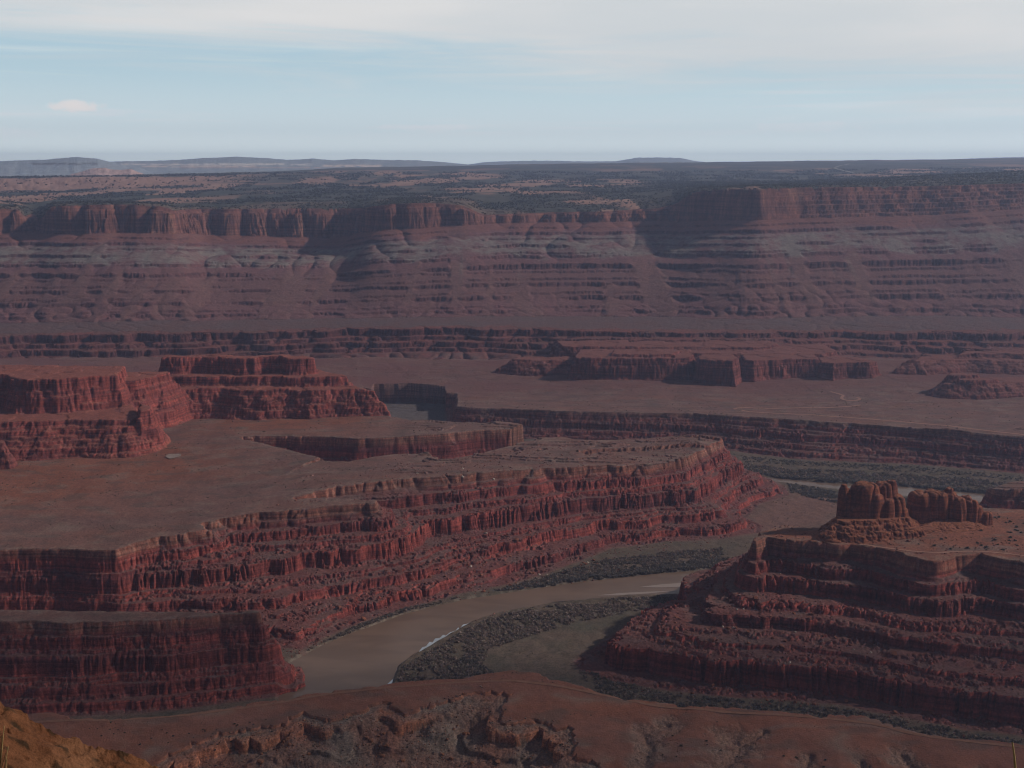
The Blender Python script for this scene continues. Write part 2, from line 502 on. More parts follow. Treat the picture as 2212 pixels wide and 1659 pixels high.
def gorge(X, Y):
    """height and colour of the benches, gorge walls and valley floor"""
    dr = RA.at(d_rim_r, X, Y)
    df = RA.at(d_flr_r, X, Y)
    zt = RB.at(ztop_r, X, Y)
    big = fbm(X / 70, Y / 70, 2, 3)
    big2 = clefts(X / 55, Y / 55, 5)
    wn = np.clip((np.maximum(dr, 0) + np.maximum(df, 0)) / 110.0, 0.35, 1.0)
    drn = dr + wn * (7 * big + 5.5 * (big2 - 0.2))
    dfn = np.maximum(df, 0) + 0.01
    Wd = np.maximum(np.maximum(dr, 0) + dfn, 24.0)
    t = drn / Wd
    zf = FZ + 3.0 * fbm(X / 120, Y / 120, 2, 21) + 0.8 * perlin(X / 18, Y / 18, 22)
    H = zt - zf
    acc = np.zeros_like(X)
    cliff = np.zeros_like(X)
    RM = (Y < 1760) & (X > 60 + (Y - 1200) * 0.12) & (dr < 900)
    RM &= (RA.at(d_b3_r, X, Y) < RA.at(d_b1_r, X, Y))
    vary = 0.18 + 1.1 * sst(-0.28, 0.28, fbm(X / 75, Y / 75, 2, 29))
    hs = np.where(RM, sum(l[1] for l in LAYERS_R), sum(l[1] for l in LAYERS)).astype(np.float32)
    for i, (tk, hk, wl, dep) in enumerate(LAYERS):
        tk = np.where(RM, LAYERS_R[i][0], tk).astype(np.float32)
        hk = np.where(RM, LAYERS_R[i][1], hk).astype(np.float32)
        dep = dep * vary
        wob = np.where(RM, 0.018, 0.012 if i == 1 else 0.04) * fbm(X / 95 + 31 * i, Y / 95, 2, 30 + i) if i else 0.0
        fl = dep * (sharp(X / wl, Y / wl, 40 + i) - 0.2) + 0.45 * dep * (sharp(X / (wl * 0.47), Y / (wl * 0.47), 50 + i) - 0.2) - 3.0 * perlin(X / 34, Y / 34, 60 + i)
        # clefts bite back into the cliff
        tt = t + wob + fl * np.clip(Wd / 120.0, 0.42, 1.0) / np.maximum(Wd, 75.0)
        run = np.minimum(2.4 / Wd, 0.035)
        s = lin(-run, run, tt - tk)
        # ledges die out here and there under rubble
        pres = np.ones_like(X) if i in (0, 2, 4) else np.maximum(sst(-0.30, 0.05, fbm(X / 150 + 7 * i, Y / 150, 2, 70 + i) + (0.2 if i in (6, 7) else 0.1)), RM * (1.0 if i in (3, 5, 7) else 0))
        acc += hk * pres * s + hk * (1 - pres) * sst(-0.1, 0.12, tt - tk)
        cliff = np.maximum(cliff, np.where((s > 0.02) & (s < 0.98), pres, 0))
    acc += (1 - hs) * sst(0.0, 1.0, np.clip(t, 0, 1)) * 0.55 + (1 - hs) * 0.45 * np.clip(t, 0, 1)
    acc = np.where(df < 0, 1.0, np.clip(acc, 0, 1))
    edge = sst(0, 14, -df)
    z = zt - H * acc
    slopey = sst(0.02, 0.10, t) * sst(-2, 8, df)
    blocks = np.floor(perlin(X / 5.2, Y / 5.2, 83) * 3.5) / 3.5 + 0.7 * np.floor(perlin(X / 2.6, Y / 2.6, 84) * 3) / 3
    z = z + slopey * (1.1 * np.abs(perlin(X / 7, Y / 7, 80)) + 0.9 * blocks + 2.2 * np.abs(perlin(X / 19, Y / 19, 82)) - 1.0)
    qz = z / 4.4 + 0.35 * perlin(X / 45, Y / 45, 86)
    fq = qz - np.floor(qz)
    z = z + slopey * 2.8 * (sst(0.36, 0.64, fq) - fq)
    # gentle relief on top of the benches
    top = 1 - sst(0.0, 0.03, t)
    z = z + top * (1.4 * fbm(X / 90, Y / 90, 3, 90) + 0.25 * perlin(X / 9, Y / 9, 93))
    nl = fbm(X / 150 + 0.3 * perlin(X / 40, Y / 40, 94), Y / 80, 3, 95)
    cm = top * (sst(-230, -130, X) * (Y > 1750) * (Y < 2400) * sst(0, 40, RA.at(d_bmesa_r, X, Y)) + sst(2480, 2560, Y) * 0.30)
    jag = 0.05 * (sharp(X / 12, Y / 12, 96) - .2)
    z = z + cm * (2.3 * lin(-.012, .012, nl - 0.06 + jag) + 2.6 * lin(-.012, .012, nl - 0.27 + jag))
    # river bed
    drv = RA.at(d_riv_r, X, Y)
    z = np.where(drv < 10, z - 9 * (1 - sst(-12, 4, drv)), z)
    return z, t, df, acc, cliff, dr, drv, zt


ROWS_MID = (YROW >= 820) & (YROW <= 3640)
r0, r1 = np.where(ROWS_MID)[0][[0, -1]]
X = GX[r0:r1 + 1]
Y = GY[r0:r1 + 1]
z, t, df, acc, cliff, dr, drv, zt = gorge(X, Y)


def step_line(pts, X, Y, side_y, box):
    """signed distance to an open line (positive on the far side of it, away from the viewer)"""
    P = np.array(pts, np.float32)
    m = (X > box[0]) & (X < box[1]) & (Y > box[2]) & (Y < box[3])
    d = np.full(X.shape, 1e4, np.float32)
    d[m] = seg_dist(X[m], Y[m], P, False)
    yl = np.interp(X, P[:, 0], P[:, 1]) if side_y else None
    return np.where(Y > yl, d, -d)


# low ledges on top of the left bench: far side stands higher
for pts, h, fade in (([(1225, 985, -494), (1300, 978, -497), (1400, 971, -500), (1470, 966, -502), (1522, 967, -503)], 7.0, 45),
                     ([(1440, 946, -502), (1500, 948, -503), (1566, 954, -503)], 6.0, 25),
                     ([(620, 1020, -492), (690, 994, -490), (760, 985, -489), (860, 977, -487)], 5.0, 50),
                     ([(625, 1042, -493), (660, 1030, -492), (705, 1028, -492)], 3.0, 30)):
    P = np.array([G(*p) for p in pts], np.float32)
    m = (X > P[0, 0] - 60) & (X < P[-1, 0] + 60) & (Y > P[:, 1].min() - 90) & (Y < P[:, 1].max() + 150)
    xs, ys = X[m], Y[m]
    d = seg_dist(xs, ys, P, False)
    yl = np.interp(xs, P[:, 0], P[:, 1])
    sgn = np.where(ys > yl, d, -d) + 5 * clefts(xs / 13, ys / 13, 97) + 4 * perlin(xs / 30, ys / 30, 98)
    ends = lin(P[0, 0] - 5, P[0, 0] + 40, xs) * (1 - lin(P[-1, 0] - 15, P[-1, 0] + 20, xs))
    z[m] += h * ends * lin(-1.5, 1.5, sgn) * np.exp(-np.maximum(sgn, 0) / fade)
    cl = cliff[m]
    cliff[m] = np.maximum(cl, np.where((np.abs(sgn) < 2.2) & (ends > 0.2), 1.0, 0))

# ledges and hollows of the near bench in front of the crest (the near side lies lower)
EDGE = [(-300, 1690), (60, 1662), (200, 1640), (340, 1628), (420, 1598), (486, 1576), (560, 1568), (615, 1560), (650, 1537), (705, 1552), (760, 1540), (826, 1517), (876, 1537), (955, 1517), (1025, 1496),
        (1103, 1502), (1086, 1530), (1090, 1552), (1111, 1556), (1181, 1550), (1201, 1568), (1236, 1564), (1240, 1612), (1300, 1635), (1330, 1650), (1400, 1690), (2000, 1780), (2600, 1800)]
EP = np.array([G(a, b, -509.0) for a, b in EDGE], np.float32)
EPOLY = np.concatenate([EP, [[3000, 700], [3000, 300], [-3000, 300], [-3000, 900]]]).astype(np.float32)
mn = Y < 1180
xs, ys = X[mn], Y[mn]
de = -sdf(xs, ys, EPOLY)                      # positive inside the hollow
near_de = np.full(X.shape, -999, np.float32)
nz1 = 5 * fbm(xs / 22, ys / 22, 2, 101) + 4 * (clefts(xs / 18, ys / 18, 102) - .3)
n2 = 10 * fbm(xs / 26, ys / 26, 3, 104) + 7 * (clefts(xs / 24, ys / 24, 105) - .3)
n3 = 14 * fbm(xs / 34, ys / 34, 3, 107)
dn = de + nz1
s1 = lin(0, 1.6, dn)
s2 = lin(0, 1.8, de + n2 - 15)
s3 = lin(0, 1.8, de + n3 - 38)
lo = sst(-0.1, 0.3, fbm(xs / 60, ys / 60, 2, 109) + 0.12)
drop = 2.6 * s1 + 9.0 * s2 * lo + 3.5 * (1 - lo) * sst(0, 20, de + n2 - 8) + 3.5 * s3 + 7 * sst(0, 70, dn)
rub = sst(0, 5, dn) * (0.7 * np.abs(perlin(xs / 3.1, ys / 3.1, 110)) + 1.2 * np.abs(perlin(xs / 8, ys / 8, 111)) + 0.45 * np.abs(perlin(xs / 1.7, ys / 1.7, 112)) - 0.5)
z[mn] += -drop + rub
# shallow washes on the right of the near bench
GUL = [([(1365, 1690), (1390, 1640), (1402, 1600), (1392, 1570), (1440, 1556)], 1.0), ([(1545, 1690), (1562, 1640), (1604, 1596), (1582, 1584)], 0.75), ([(1600, 1592), (1650, 1572)], 1.8),
       ([(1722, 1690), (1738, 1640), (1752, 1618)], 1.5), ([(1900, 1690), (1872, 1650), (1862, 1632)], 1.9), ([(2055, 1700), (2010, 1652), (1960, 1630), (1948, 1612)], 1.25), ([(2170, 1680), (2120, 1650)], 1.7)]
gd = np.full(xs.shape, 1e4, np.float32)
for g, gs_ in GUL:
    gp = np.array([G(a, b, -511.0) for a, b in g], np.float32)
    gd = np.minimum(gd, gs_ * seg_dist(xs, ys, gp, False))
gw = gd + 7 * fbm(xs / 22, ys / 22, 3, 115) + 2.0 * perlin(xs / 5, ys / 5, 118) + 5 * sst(0, .4, perlin(xs / 45, ys / 45, 119))
gul = sst(0.0, 0.5, 0.75 - gd / 26.0 + 0.75 * fbm(xs / 20, ys / 20, 3, 115))
z[mn] -= 3.0 * np.exp(-((gd + 3 * perlin(xs / 12, ys / 12, 118)) / 5.0) ** 2) + 1.2 * gul + 2.0 * (1 - sst(4, 45, gd))
z[mn] += gul * (0.9 * np.abs(perlin(xs / 2.5, ys / 2.5, 116)) + 0.5 * np.floor(3 * perlin(xs / 4, ys / 4, 117)) / 3)
nearhol = np.zeros(X.shape, np.float32)
neargul = np.zeros(X.shape, np.float32)
nearled = np.zeros(X.shape, np.float32)
nearhol[mn] = s1
neargul[mn] = gul
nearled[mn] = np.maximum(np.where((s1 > .02) & (s1 < .98), 0.6, 0), np.maximum(np.where((s2 > .02) & (s2 < .98), lo, 0), 1.0 * (sst(-12, 2, de + n2 - 15) * (1 - s2)) * lo * sst(2, 8, dn) * 0.8))

GZ[r0:r1 + 1] = z

# slope of the ground, for telling bare rock from soil
def grad_slope(Zr, Xr, Yr):
    dzy = np.gradient(Zr, axis=0) / np.maximum(np.gradient(Yr, axis=0), 1e-3)
    dzx = np.gradient(Zr, axis=1) / np.maximum(np.gradient(Xr, axis=1), 1e-3)
    return np.sqrt(dzx ** 2 + dzy ** 2)


sl_ = grad_slope(z, X, Y)
steep = sst(0.75, 1.9, sl_)
n_a = fbm(X / 45, Y / 45, 3, 120)
n_b = fbm(X / 9, Y / 9, 2, 124)
n_c = fbm(X / 240, Y / 70, 3, 127)
# benches: greyish brown soil, redder below the mesas and on the right bench
redness = np.zeros(X.shape, np.float32)
for (px, py, zz, r) in ((150, 1010, -503, 260), (300, 985, -503, 130), (0, 1040, -503, 230), (2150, 1150, -479, 260), (1950, 1160, -479, 150), (600, 915, -500, 170), (1750, 1162, -480, 80)):
    gx, gy = G(px, py, zz)
    redness = np.maximum(redness, np.exp(-((X - gx) ** 2 + (1.6 * (Y - gy)) ** 2) / r ** 2))
redness = np.clip(redness * 1.2 + 0.45 * n_c + 0.15, 0, 1)
redness = np.where(Y < 1180, np.clip(0.80 + 0.5 * n_c, 0, 1), redness)
col_ = mixc(np.broadcast_to(SOIL, X.shape + (3,)), SOILR, redness)
col_ *= (1 + 0.24 * n_a + 0.16 * n_b)[..., None]
pl = sst(0.22, 0.42, fbm(X / 150, Y / 38, 4, 131))
col_ = mixc(col_, np.broadcast_to(pal(0.215, 0.140, 0.115), X.shape + (3,)), pl * 0.65)
wash = clefts(X / 170 + 0.5 * fbm(X / 120, Y / 60, 2, 400), Y / 75 + 0.4 * fbm(X / 90, Y / 90, 2, 402), 404)
col_ = mixc(col_, np.broadcast_to(pal(0.215, 0.145, 0.115), X.shape + (3,)), 0.75 * wash * sst(-.1, .25, n_a))
mott = sst(0.05, 0.4, fbm(X / 60, Y / 26, 3, 406))
col_ = mixc(col_, np.broadcast_to(pal(0.115, 0.078, 0.064), X.shape + (3,)), 0.55 * mott)
scrub = sst(0.50, 0.62, perlin(X / 3.3, Y / 3.3, 408)) * sst(-0.1, 0.3, fbm(X / 80, Y / 80, 2, 409)) * (Y > 1200)
col_ = mixc(col_, np.broadcast_to(pal(0.055, 0.050, 0.040), X.shape + (3,)), 0.75 * scrub)
farplain = sst(2700, 3000, Y)
col_ = mixc(col_, np.broadcast_to(pal(0.165, 0.072, 0.064), X.shape + (3,)), 0.7 * farplain * (0.6 + 0.8 * sst(-.2, .3, fbm(X / 260, Y / 110, 3, 411))))
# gorge slopes
tal = mixc(np.broadcast_to(TAL, X.shape + (3,)), TALG, np.clip(0.42 + 1.1 * n_a - 0.2 * acc, 0, 1))
tal = tal * (1 + 0.28 * n_b)[..., None]
band = perlin(acc * 9.0 + 0.5 * n_a, X / 400, 133)
rock = mixc(np.broadcast_to(ROCK, X.shape + (3,)), ROCKD, np.clip(0.40 + 0.9 * band + 0.4 * n_a, 0, 1))
cap = 1 - sst(0.10, 0.17, acc + 0.02 * n_b)
capc = mixc(np.broadcast_to(ORANGE, X.shape + (3,)), PALE, np.clip(0.35 + 1.3 * perlin(acc * 70.0, X / 300, 135), 0, 1))
rock = mixc(rock, capc, cap * 0.8)
farcap = sst(2300, 2700, Y)
rock = mixc(rock, np.broadcast_to(pal(0.145, 0.085, 0.07), X.shape + (3,)), 0.5 * farcap * (1 - acc * 0.5))
onslope = sst(0.0, 0.035, t) * (df > 0)
g1 = mixc(tal, rock, steep)
col_ = mixc(col_, g1, np.maximum(onslope, steep))
lip = np.exp(-((dr + 4) / 7.0) ** 2) * sst(-0.2, 0.3, n_b + 0.1) * (Y > 1180)
col_ = mixc(col_, np.broadcast_to(pal(0.24, 0.175, 0.14), X.shape + (3,)), 0.4 * lip * (1 - steep))
# valley floor
flo = mixc(np.broadcast_to(FLOOR, X.shape + (3,)), GREEN, np.clip(0.25 + 1.4 * fbm(X / 60, Y / 60, 3, 140), 0, 1))
sand = np.zeros(X.shape, np.float32)
for (px, py, r) in ((1720, 1105, 60), (1680, 1130, 50), (1760, 1090, 45)):
    gx, gy = G(px, py, FZ)
    sand = np.maximum(sand, np.exp(-((X - gx) ** 2 + 0.35 * (Y - gy) ** 2) / r ** 2))
flo = mixc(flo, np.broadcast_to(pal(0.185, 0.10, 0.08), X.shape + (3,)), np.clip(sand * 1.5, 0, 1))
bank = np.exp(-(np.maximum(drv, 0) / 4.0) ** 2)
flo = mixc(flo, np.broadcast_to(pal(0.21, 0.165, 0.13), X.shape + (3,)), 0.55 * bank * sst(-0.2, 0.2, n_b))
fcan = (sst(2600, 2700, Y))
flo = mixc(flo, np.broadcast_to(pal(0.125, 0.10, 0.095), X.shape + (3,)), fcan)
flo = flo * (1 + 0.25 * n_b)[..., None]
onfl = sst(4, -6, df) if False else (1 - sst(-8, 5, df + 3 * n_a))
col_ = mixc(col_, flo, onfl)
# near hollows: rubble and orange ledges
hrub = mixc(np.broadcast_to(pal(0.235, 0.108, 0.078), X.shape + (3,)), pal(0.205, 0.15, 0.122), np.clip(0.5 + 1.3 * n_a, 0, 1)) * (1 + 0.35 * n_b)[..., None]
col_ = mixc(col_, hrub, nearhol)
col_ = mixc(col_, np.broadcast_to(pal(0.42, 0.155, 0.085), X.shape + (3,)) * (1 + 0.3 * n_b)[..., None], nearled * 0.85)
col_ = mixc(col_, np.broadcast_to(pal(0.21, 0.135, 0.105), X.shape + (3,)) * (1 + 0.4 * n_b)[..., None], 0.6 * neargul * (1 - nearhol))
COL[r0:r1 + 1] = col_
reg = np.where(df < 1.0, 2, 1)
reg = np.where((Y < 1180) & (dr < 3), np.where((nearhol > 0.5) | (neargul > 0.5), 5, 0), reg)
REG[r0:r1 + 1] = reg

# ------------------------------------------------------------------ the great wall behind, the plateau and the horizon
def line(pts, soft=0):
    """[(px, py, Y)] -> per-column distance and height"""
    p = np.array(pts, np.float64)
    uu = np.array([ucol(a, b) for a, b, c in pts])
    Yk = np.interp(UCOL, uu, p[:, 2])
    zk = np.interp(UCOL, uu, np.array([slope(b) * c for a, b, c in pts]))
    if soft:
        kn = np.exp(-(np.arange(-40, 41) / soft) ** 2)
        kn /= kn.sum()
        Yk = np.convolve(np.pad(Yk, 40, 'edge'), kn, 'valid')
        zk = np.convolve(np.pad(zk, 40, 'edge'), kn, 'valid')
    return Yk.astype(np.float32), zk.astype(np.float32)


L0 = line([(-600, 790, 3240), (0, 788, 3240), (300, 784, 3260), (520, 772, 3300), (700, 764, 3310), (1000, 762, 3290), (1150, 768, 3270), (1300, 764, 3180), (1500, 764, 3150), (1700, 768, 3180), (1900, 772, 3230), (2050, 780, 3200), (2212, 788, 3120), (2800, 790, 3100)])
L1 = line([(-600, 722, 3390), (0, 720, 3390), (300, 716, 3400), (640, 712, 3430), (900, 704, 3420), (1150, 706, 3420), (1400, 712, 3370), (1600, 712, 3370), (1900, 714, 3390), (2100, 712, 3380), (2212, 712, 3370), (2800, 712, 3370)])
L2 = line([(-600, 700, 3560), (0, 698, 3560), (250, 694, 3540), (500, 692, 3600), (700, 688, 3620), (1000, 684, 3600), (1200, 684, 3640), (1400, 684, 3620), (1600, 690, 3500), (1800, 684, 3560), (2000, 682, 3600), (2212, 686, 3600), (2800, 686, 3600)])
L3 = line([(-600, 505, 4150), (0, 505, 4180), (40, 503, 4190), (52, 502, 4200), (68, 504, 4240), (76, 504, 4200), (92, 506, 4140), (200, 505, 4110), (300, 504, 4120), (400, 506, 4180), (430, 508, 4420), (520, 510, 4450), (640, 514, 4490), (740, 515, 4520), (790, 502, 4280),
            (850, 496, 4250), (920, 494, 4270), (1000, 488, 4300), (1050, 484, 4380), (1120, 482, 4420), (1300, 480, 4440), (1420, 478, 4460), (1470, 480, 4430), (1520, 476, 4330), (1640, 476, 4090), (1690, 474, 4160), (1740, 472, 4170), (1800, 470, 4190), (2000, 466, 4220), (2212, 452, 4210), (2800, 440, 4210)], 16)
L4 = line([(-600, 452, 4200), (0, 450, 4220), (44, 452, 4230), (52, 474, 4290), (60, 462, 4600), (76, 462, 4620), (84, 474, 4290), (92, 470, 4190), (108, 447, 4170), (130, 444, 4160), (200, 442, 4150), (300, 442, 4160), (352, 446, 4200), (376, 454, 4225), (398, 452, 4470), (520, 451, 4520), (640, 450, 4590), (740, 450, 4640), (768, 450, 4600), (796, 447, 4320),
            (850, 440, 4300), (920, 438, 4320), (1000, 443, 4370), (1045, 464, 4430), (1120, 461, 4470), (1300, 456, 4500), (1420, 450, 4520), (1462, 440, 4490), (1490, 416, 4400), (1520, 410, 4370), (1640, 406, 4130), (1690, 406, 4210), (1800, 404, 4310), (2000, 402, 4380), (2212, 396, 4390), (2800, 390, 4390)], 4)
L5 = line([(-600, 436, 5300), (0, 436, 5300), (400, 436, 5300), (700, 430, 5400), (1000, 424, 5400), (1400, 418, 5400), (1500, 404, 5300), (1700, 399, 5200), (1850, 394, 5200), (1960, 384, 5200), (2212, 372, 5300), (2800, 368, 5300)])
L6 = line([(-600, 414, 7000), (0, 413, 7000), (250, 407, 7000), (500, 400, 7100), (900, 396, 7200), (1300, 394, 7200), (1700, 392, 7100), (1880, 386, 6900), (2212, 376, 6900), (2800, 372, 6900)])
L7 = line([(-600, 388, 7250), (0, 386, 7250), (250, 383, 7350), (420, 382, 7600), (600, 376, 8400), (900, 374, 8800), (1300, 372, 9000), (1700, 368, 9000), (2000, 366, 8800), (2212, 362, 8800), (2800, 360, 8800)])
L8 = line([(-600, 384, 8700), (0, 383, 8700), (250, 380, 8900), (500, 373, 9600), (640, 369, 10200), (730, 363, 10900), (900, 360, 11600), (1190, 354, 12000), (1500, 351, 12300), (1800, 347, 12500), (2000, 345, 12500), (2212, 342, 12600), (2800, 340, 12600)])
LL = [L0, L1, L2, L3, L4, L5, L6, L7, L8]

q0 = int(np.searchsorted(YROW, 3040))
X = GX[q0:]
Y = GY[q0:]
env = sst(3450, 3800, Y) * (1 - sst(5200, 6500, Y))
envb = sst(3100, 3250, Y) * (1 - env)
pert = env * (46 * fbm(X / 230, Y / 400, 2, 150) + 40 * (1 - 0.85 * sst(520, 680, X)) * (clefts(X / 130, Y / 300, 152) - 0.25)) * (0.10 + 0.90 * sst(3900, 4150, Y))
pert += envb * (48 * fbm(X / 130, Y / 130, 3, 153) + 24 * (clefts(X / 70, Y / 70, 156) - 0.25))
Yp = Y - pert
zz = np.zeros_like(X)
kseg = np.zeros(X.shape, np.int8)
sfr = np.zeros_like(X)
for i in range(len(LL) - 1):
    ya, za = LL[i]
    yb, zb = LL[i + 1]
    s = (Yp - ya[None]) / (yb - ya)[None]
    m = (s >= 0) & (s < 1)
    s = np.where(m, s, 0)
    if i == 0:
        f = np.zeros_like(s)
        fl = 0.05 * (clefts(X / 16, Y / 16, 160) - 0.3) + 0.04 * perlin(X / 50, Y / 50, 161)
        for tk, hk in ((0.10, 0.14), (0.30, 0.22), (0.52, 0.14), (0.74, 0.30)):
            f += hk * lin(tk - 0.02, tk + 0.02, s - fl + 0.05 * fbm(X / 120 + tk * 90, Y / 120, 2, 163))
        f += 0.20 * s
    elif i == 1:
        f = s
    elif i == 2:
        gul_ = clefts(X / 75 + 0.4 * perlin(X / 150, Y / 150, 170), Y / 420, 171)
        fan = sst(-0.02, 0.42, fbm(X / 90 + 0.15 * perlin(X / 60, Y / 160, 173), Y / 1200, 2, 172) + 0.42 * (0.5 - s))
        sb = np.clip(s + 0.012 * fbm(X / 120, Y / 400, 2, 174), 0, 1)
        ledg = ((0.05, .05), (0.085, .03), (0.165, .07), (0.20, .03), (0.285, .06), (0.325, .035), (0.41, .03), (0.45, .08), (0.56, .05), (0.585, .03), (0.67, .05), (0.76, .03), (0.83, .05), (0.91, .03))
        fl = 0.010 * (sharp(X / 22, Y / 40, 176) - 0.3) + 0.007 * perlin(X / 60, Y / 60, 177)
        f = np.zeros_like(s)
        tot = 0
        for j, (tk, hk) in enumerate(ledg):
            st_ = lin(tk - .0045, tk + .0045, sb - fl + 0.007 * perlin(X / 130 + 5 * j, Y / 300, 178))
            on = 0.95 * sst(-0.26, 0.18, fbm(X / 280 + 11 * j, Y / 900, 4, 179, 0.6) + 0.10) * (1 - 0.92 * fan)
            hk = 0.85 * hk
            f += hk * (on * st_ + (1 - on) * sst(tk - 0.12, tk + 0.12, sb))
            tot += hk
        f += (1 - tot) * sb
        f = f - (0.006 * gul_ * (1 - fan) + 0.005 * (0.4 - fan)) * np.sin(np.pi * np.clip(s, 0, 1))
    elif i == 3:
        bed = 1 - 0.75 * sst(620, 760, X)
        vary = 0.25 + 0.75 * sst(-0.25, 0.25, fbm(X / 170, Y / 300, 2, 183))
        fl = bed * (0.55 * vary * (sharp(X / 30, Y / 30, 180) - 0.3) + 0.30 * (sharp(X / 13, Y / 13, 181) - 0.3)) + 0.45 * perlin(X / 70, Y / 70, 182) + 0.2 * perlin(X / 24, Y / 24, 184)
        ss = 0.45 * np.clip((s - 0.22 - 0.42 * fl) / 0.16, 0, 1) + 0.55 * np.clip((s - 0.40 - 0.42 * fl) / 0.18, 0, 1)
        f = 0.06 * s + 0.80 * ss + 0.14 * lin(0.80, 0.9, s)
        bq = s - 0.10 * perlin(X / 45, Y / 45, 185) - 0.05 * (sharp(X / 17, Y / 17, 186) - .3)
        fb = 0.16 * s
        for tk, hk in ((0.08, .10), (0.22, .10), (0.34, .16), (0.50, .12), (0.64, .14), (0.80, .10), (0.93, .12)):
            fb = fb + hk * lin(tk - .02, tk + .02, bq)
        f = f + (fb - f) * sst(640, 800, X)
    elif i >= 4:
        f = s
    zi = za[None] + (zb - za)[None] * f
    zz = np.where(m, zi, zz)
    kseg = np.where(m, i + 1, kseg)
    sfr = np.where(m, s, sfr)
    if i == 2:
        fan_k = np.where(m, fan, 0)
    if i == 6:
        pass
ylast, zlast = LL[-1]
m = Yp >= ylast[None]
zz = np.where(m, zlast[None] - (Yp - ylast[None]) * 0.05, zz)
kseg = np.where(m, 9, kseg)
plat = kseg >= 5
zz = np.where(plat, zz + sst(0, 400, Yp - LL[4][0][None]) * (4.0 * fbm(X / 220, Y / 400, 3, 190) + 3.0 * sst(-.1, .1, fbm(X / 300, Y / 150, 2, 193))) * sst(4500, 5200, Y), zz)
# slickrock cap steps close behind the rim
dback = Yp - LL[4][0][None]
capz = (kseg == 5) & (dback < 500)
zz = np.where(capz, zz - 5 * (1 - sst(0, 60, dback)) + 5 * lin(-.02, .02, fbm(X / 90, Y / 60, 3, 195)) * sst(10, 60, dback), zz)
wall = kseg > 0
rub = (kseg >= 1) & (kseg <= 3)
zz = np.where(rub, zz + 0.7 * perlin(X / 14, Y / 14, 196) + 0.6 * perlin(X / 6, Y / 6, 197), zz)
zz = np.where((kseg == 4) | (kseg == 1), zz + 0.9 * perlin(X / 9, Y / 9, 198), zz)
# blend onto the plain in front
nmid = r1 + 1 - q0
mid = GZ[q0:r1 + 1]
bl = sst(-60, 0, (Yp - LL[0][0][None])[:nmid])
z0 = np.broadcast_to(LL[0][1][None], mid.shape)
out = np.where(kseg[:nmid] > 0, zz[:nmid], mid * (1 - bl) + z0 * bl)
GZ[q0:r1 + 1] = out
GZ[r1 + 1:] = zz[nmid:]

sl_ = grad_slope(GZ[q0:], X, Y)
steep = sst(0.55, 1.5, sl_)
n_a = fbm(X / 90, Y / 90, 3, 200)
n_b = fbm(X / 22, Y / 22, 2, 203)
n_h = fbm(X / 420, Y / 420, 2, 205)
wc = np.zeros(X.shape + (3,), np.float32)


def setc(m, c):
    wc[m] = (c if c.ndim == 1 else c[m])


full = lambda c: np.broadcast_to(c, X.shape + (3,))
# dark band
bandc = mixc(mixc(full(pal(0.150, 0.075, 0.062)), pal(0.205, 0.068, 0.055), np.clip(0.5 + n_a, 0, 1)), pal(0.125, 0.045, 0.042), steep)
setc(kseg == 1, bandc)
setc(kseg == 2, mixc(full(pal(0.130, 0.085, 0.080)), pal(0.150, 0.080, 0.070), np.clip(0.5 + n_a, 0, 1)))
# wall: moss-grey shale band under the red slope, ledges below
s = sfr + 0.075 * n_a + 0.03 * n_h + 0.02 * n_b
wl_ = full(pal(0.182, 0.081, 0.079))
wl_ = mixc(wl_, pal(0.170, 0.082, 0.070), sst(0.05, 0.25, s) * (1 - sst(0.4, 0.55, s)) * 0.7)
gmask = sst(0.53, 0.60, s) * (1 - sst(0.80, 0.84, s)) * np.clip(0.50 + 1.1 * n_a + 0.6 * n_b, 0.05, 0.85)
wl_ = mixc(wl_, pal(0.215, 0.190, 0.165), gmask)
wl_ = mixc(wl_, pal(0.195, 0.080, 0.062), sst(0.83, 0.88, s))
fan_f = fan_k * np.clip(0.6 + 0.8 * n_a, 0, 1)
wl_ = mixc(wl_, pal(0.195, 0.105, 0.084), 0.7 * fan_f * (1 - gmask))
streak = sst(0.25, 0.6, fbm(X / 38, Y / 500, 2, 210)) * sst(0.2, 0.6, s)
wl_ = mixc(wl_, pal(0.20, 0.165, 0.14), 0.55 * streak * (1 - sst(0.82, 0.86, s)))
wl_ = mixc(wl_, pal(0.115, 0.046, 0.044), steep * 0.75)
wl_ = wl_ * (1 + 0.22 * n_b)[..., None]
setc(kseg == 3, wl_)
cl_ = mixc(full(pal(0.215, 0.084, 0.058)), pal(0.125, 0.050, 0.042), np.clip(0.45 + 0.9 * fbm(X / 26, Y / 26, 3, 213), 0, 1))
cl_ = mixc(cl_, pal(0.28, 0.135, 0.088), sst(0.15, 0.5, fbm(X / 40 + 9, Y / 70, 2, 216)) * 0.5)
setc(kseg == 4, cl_)
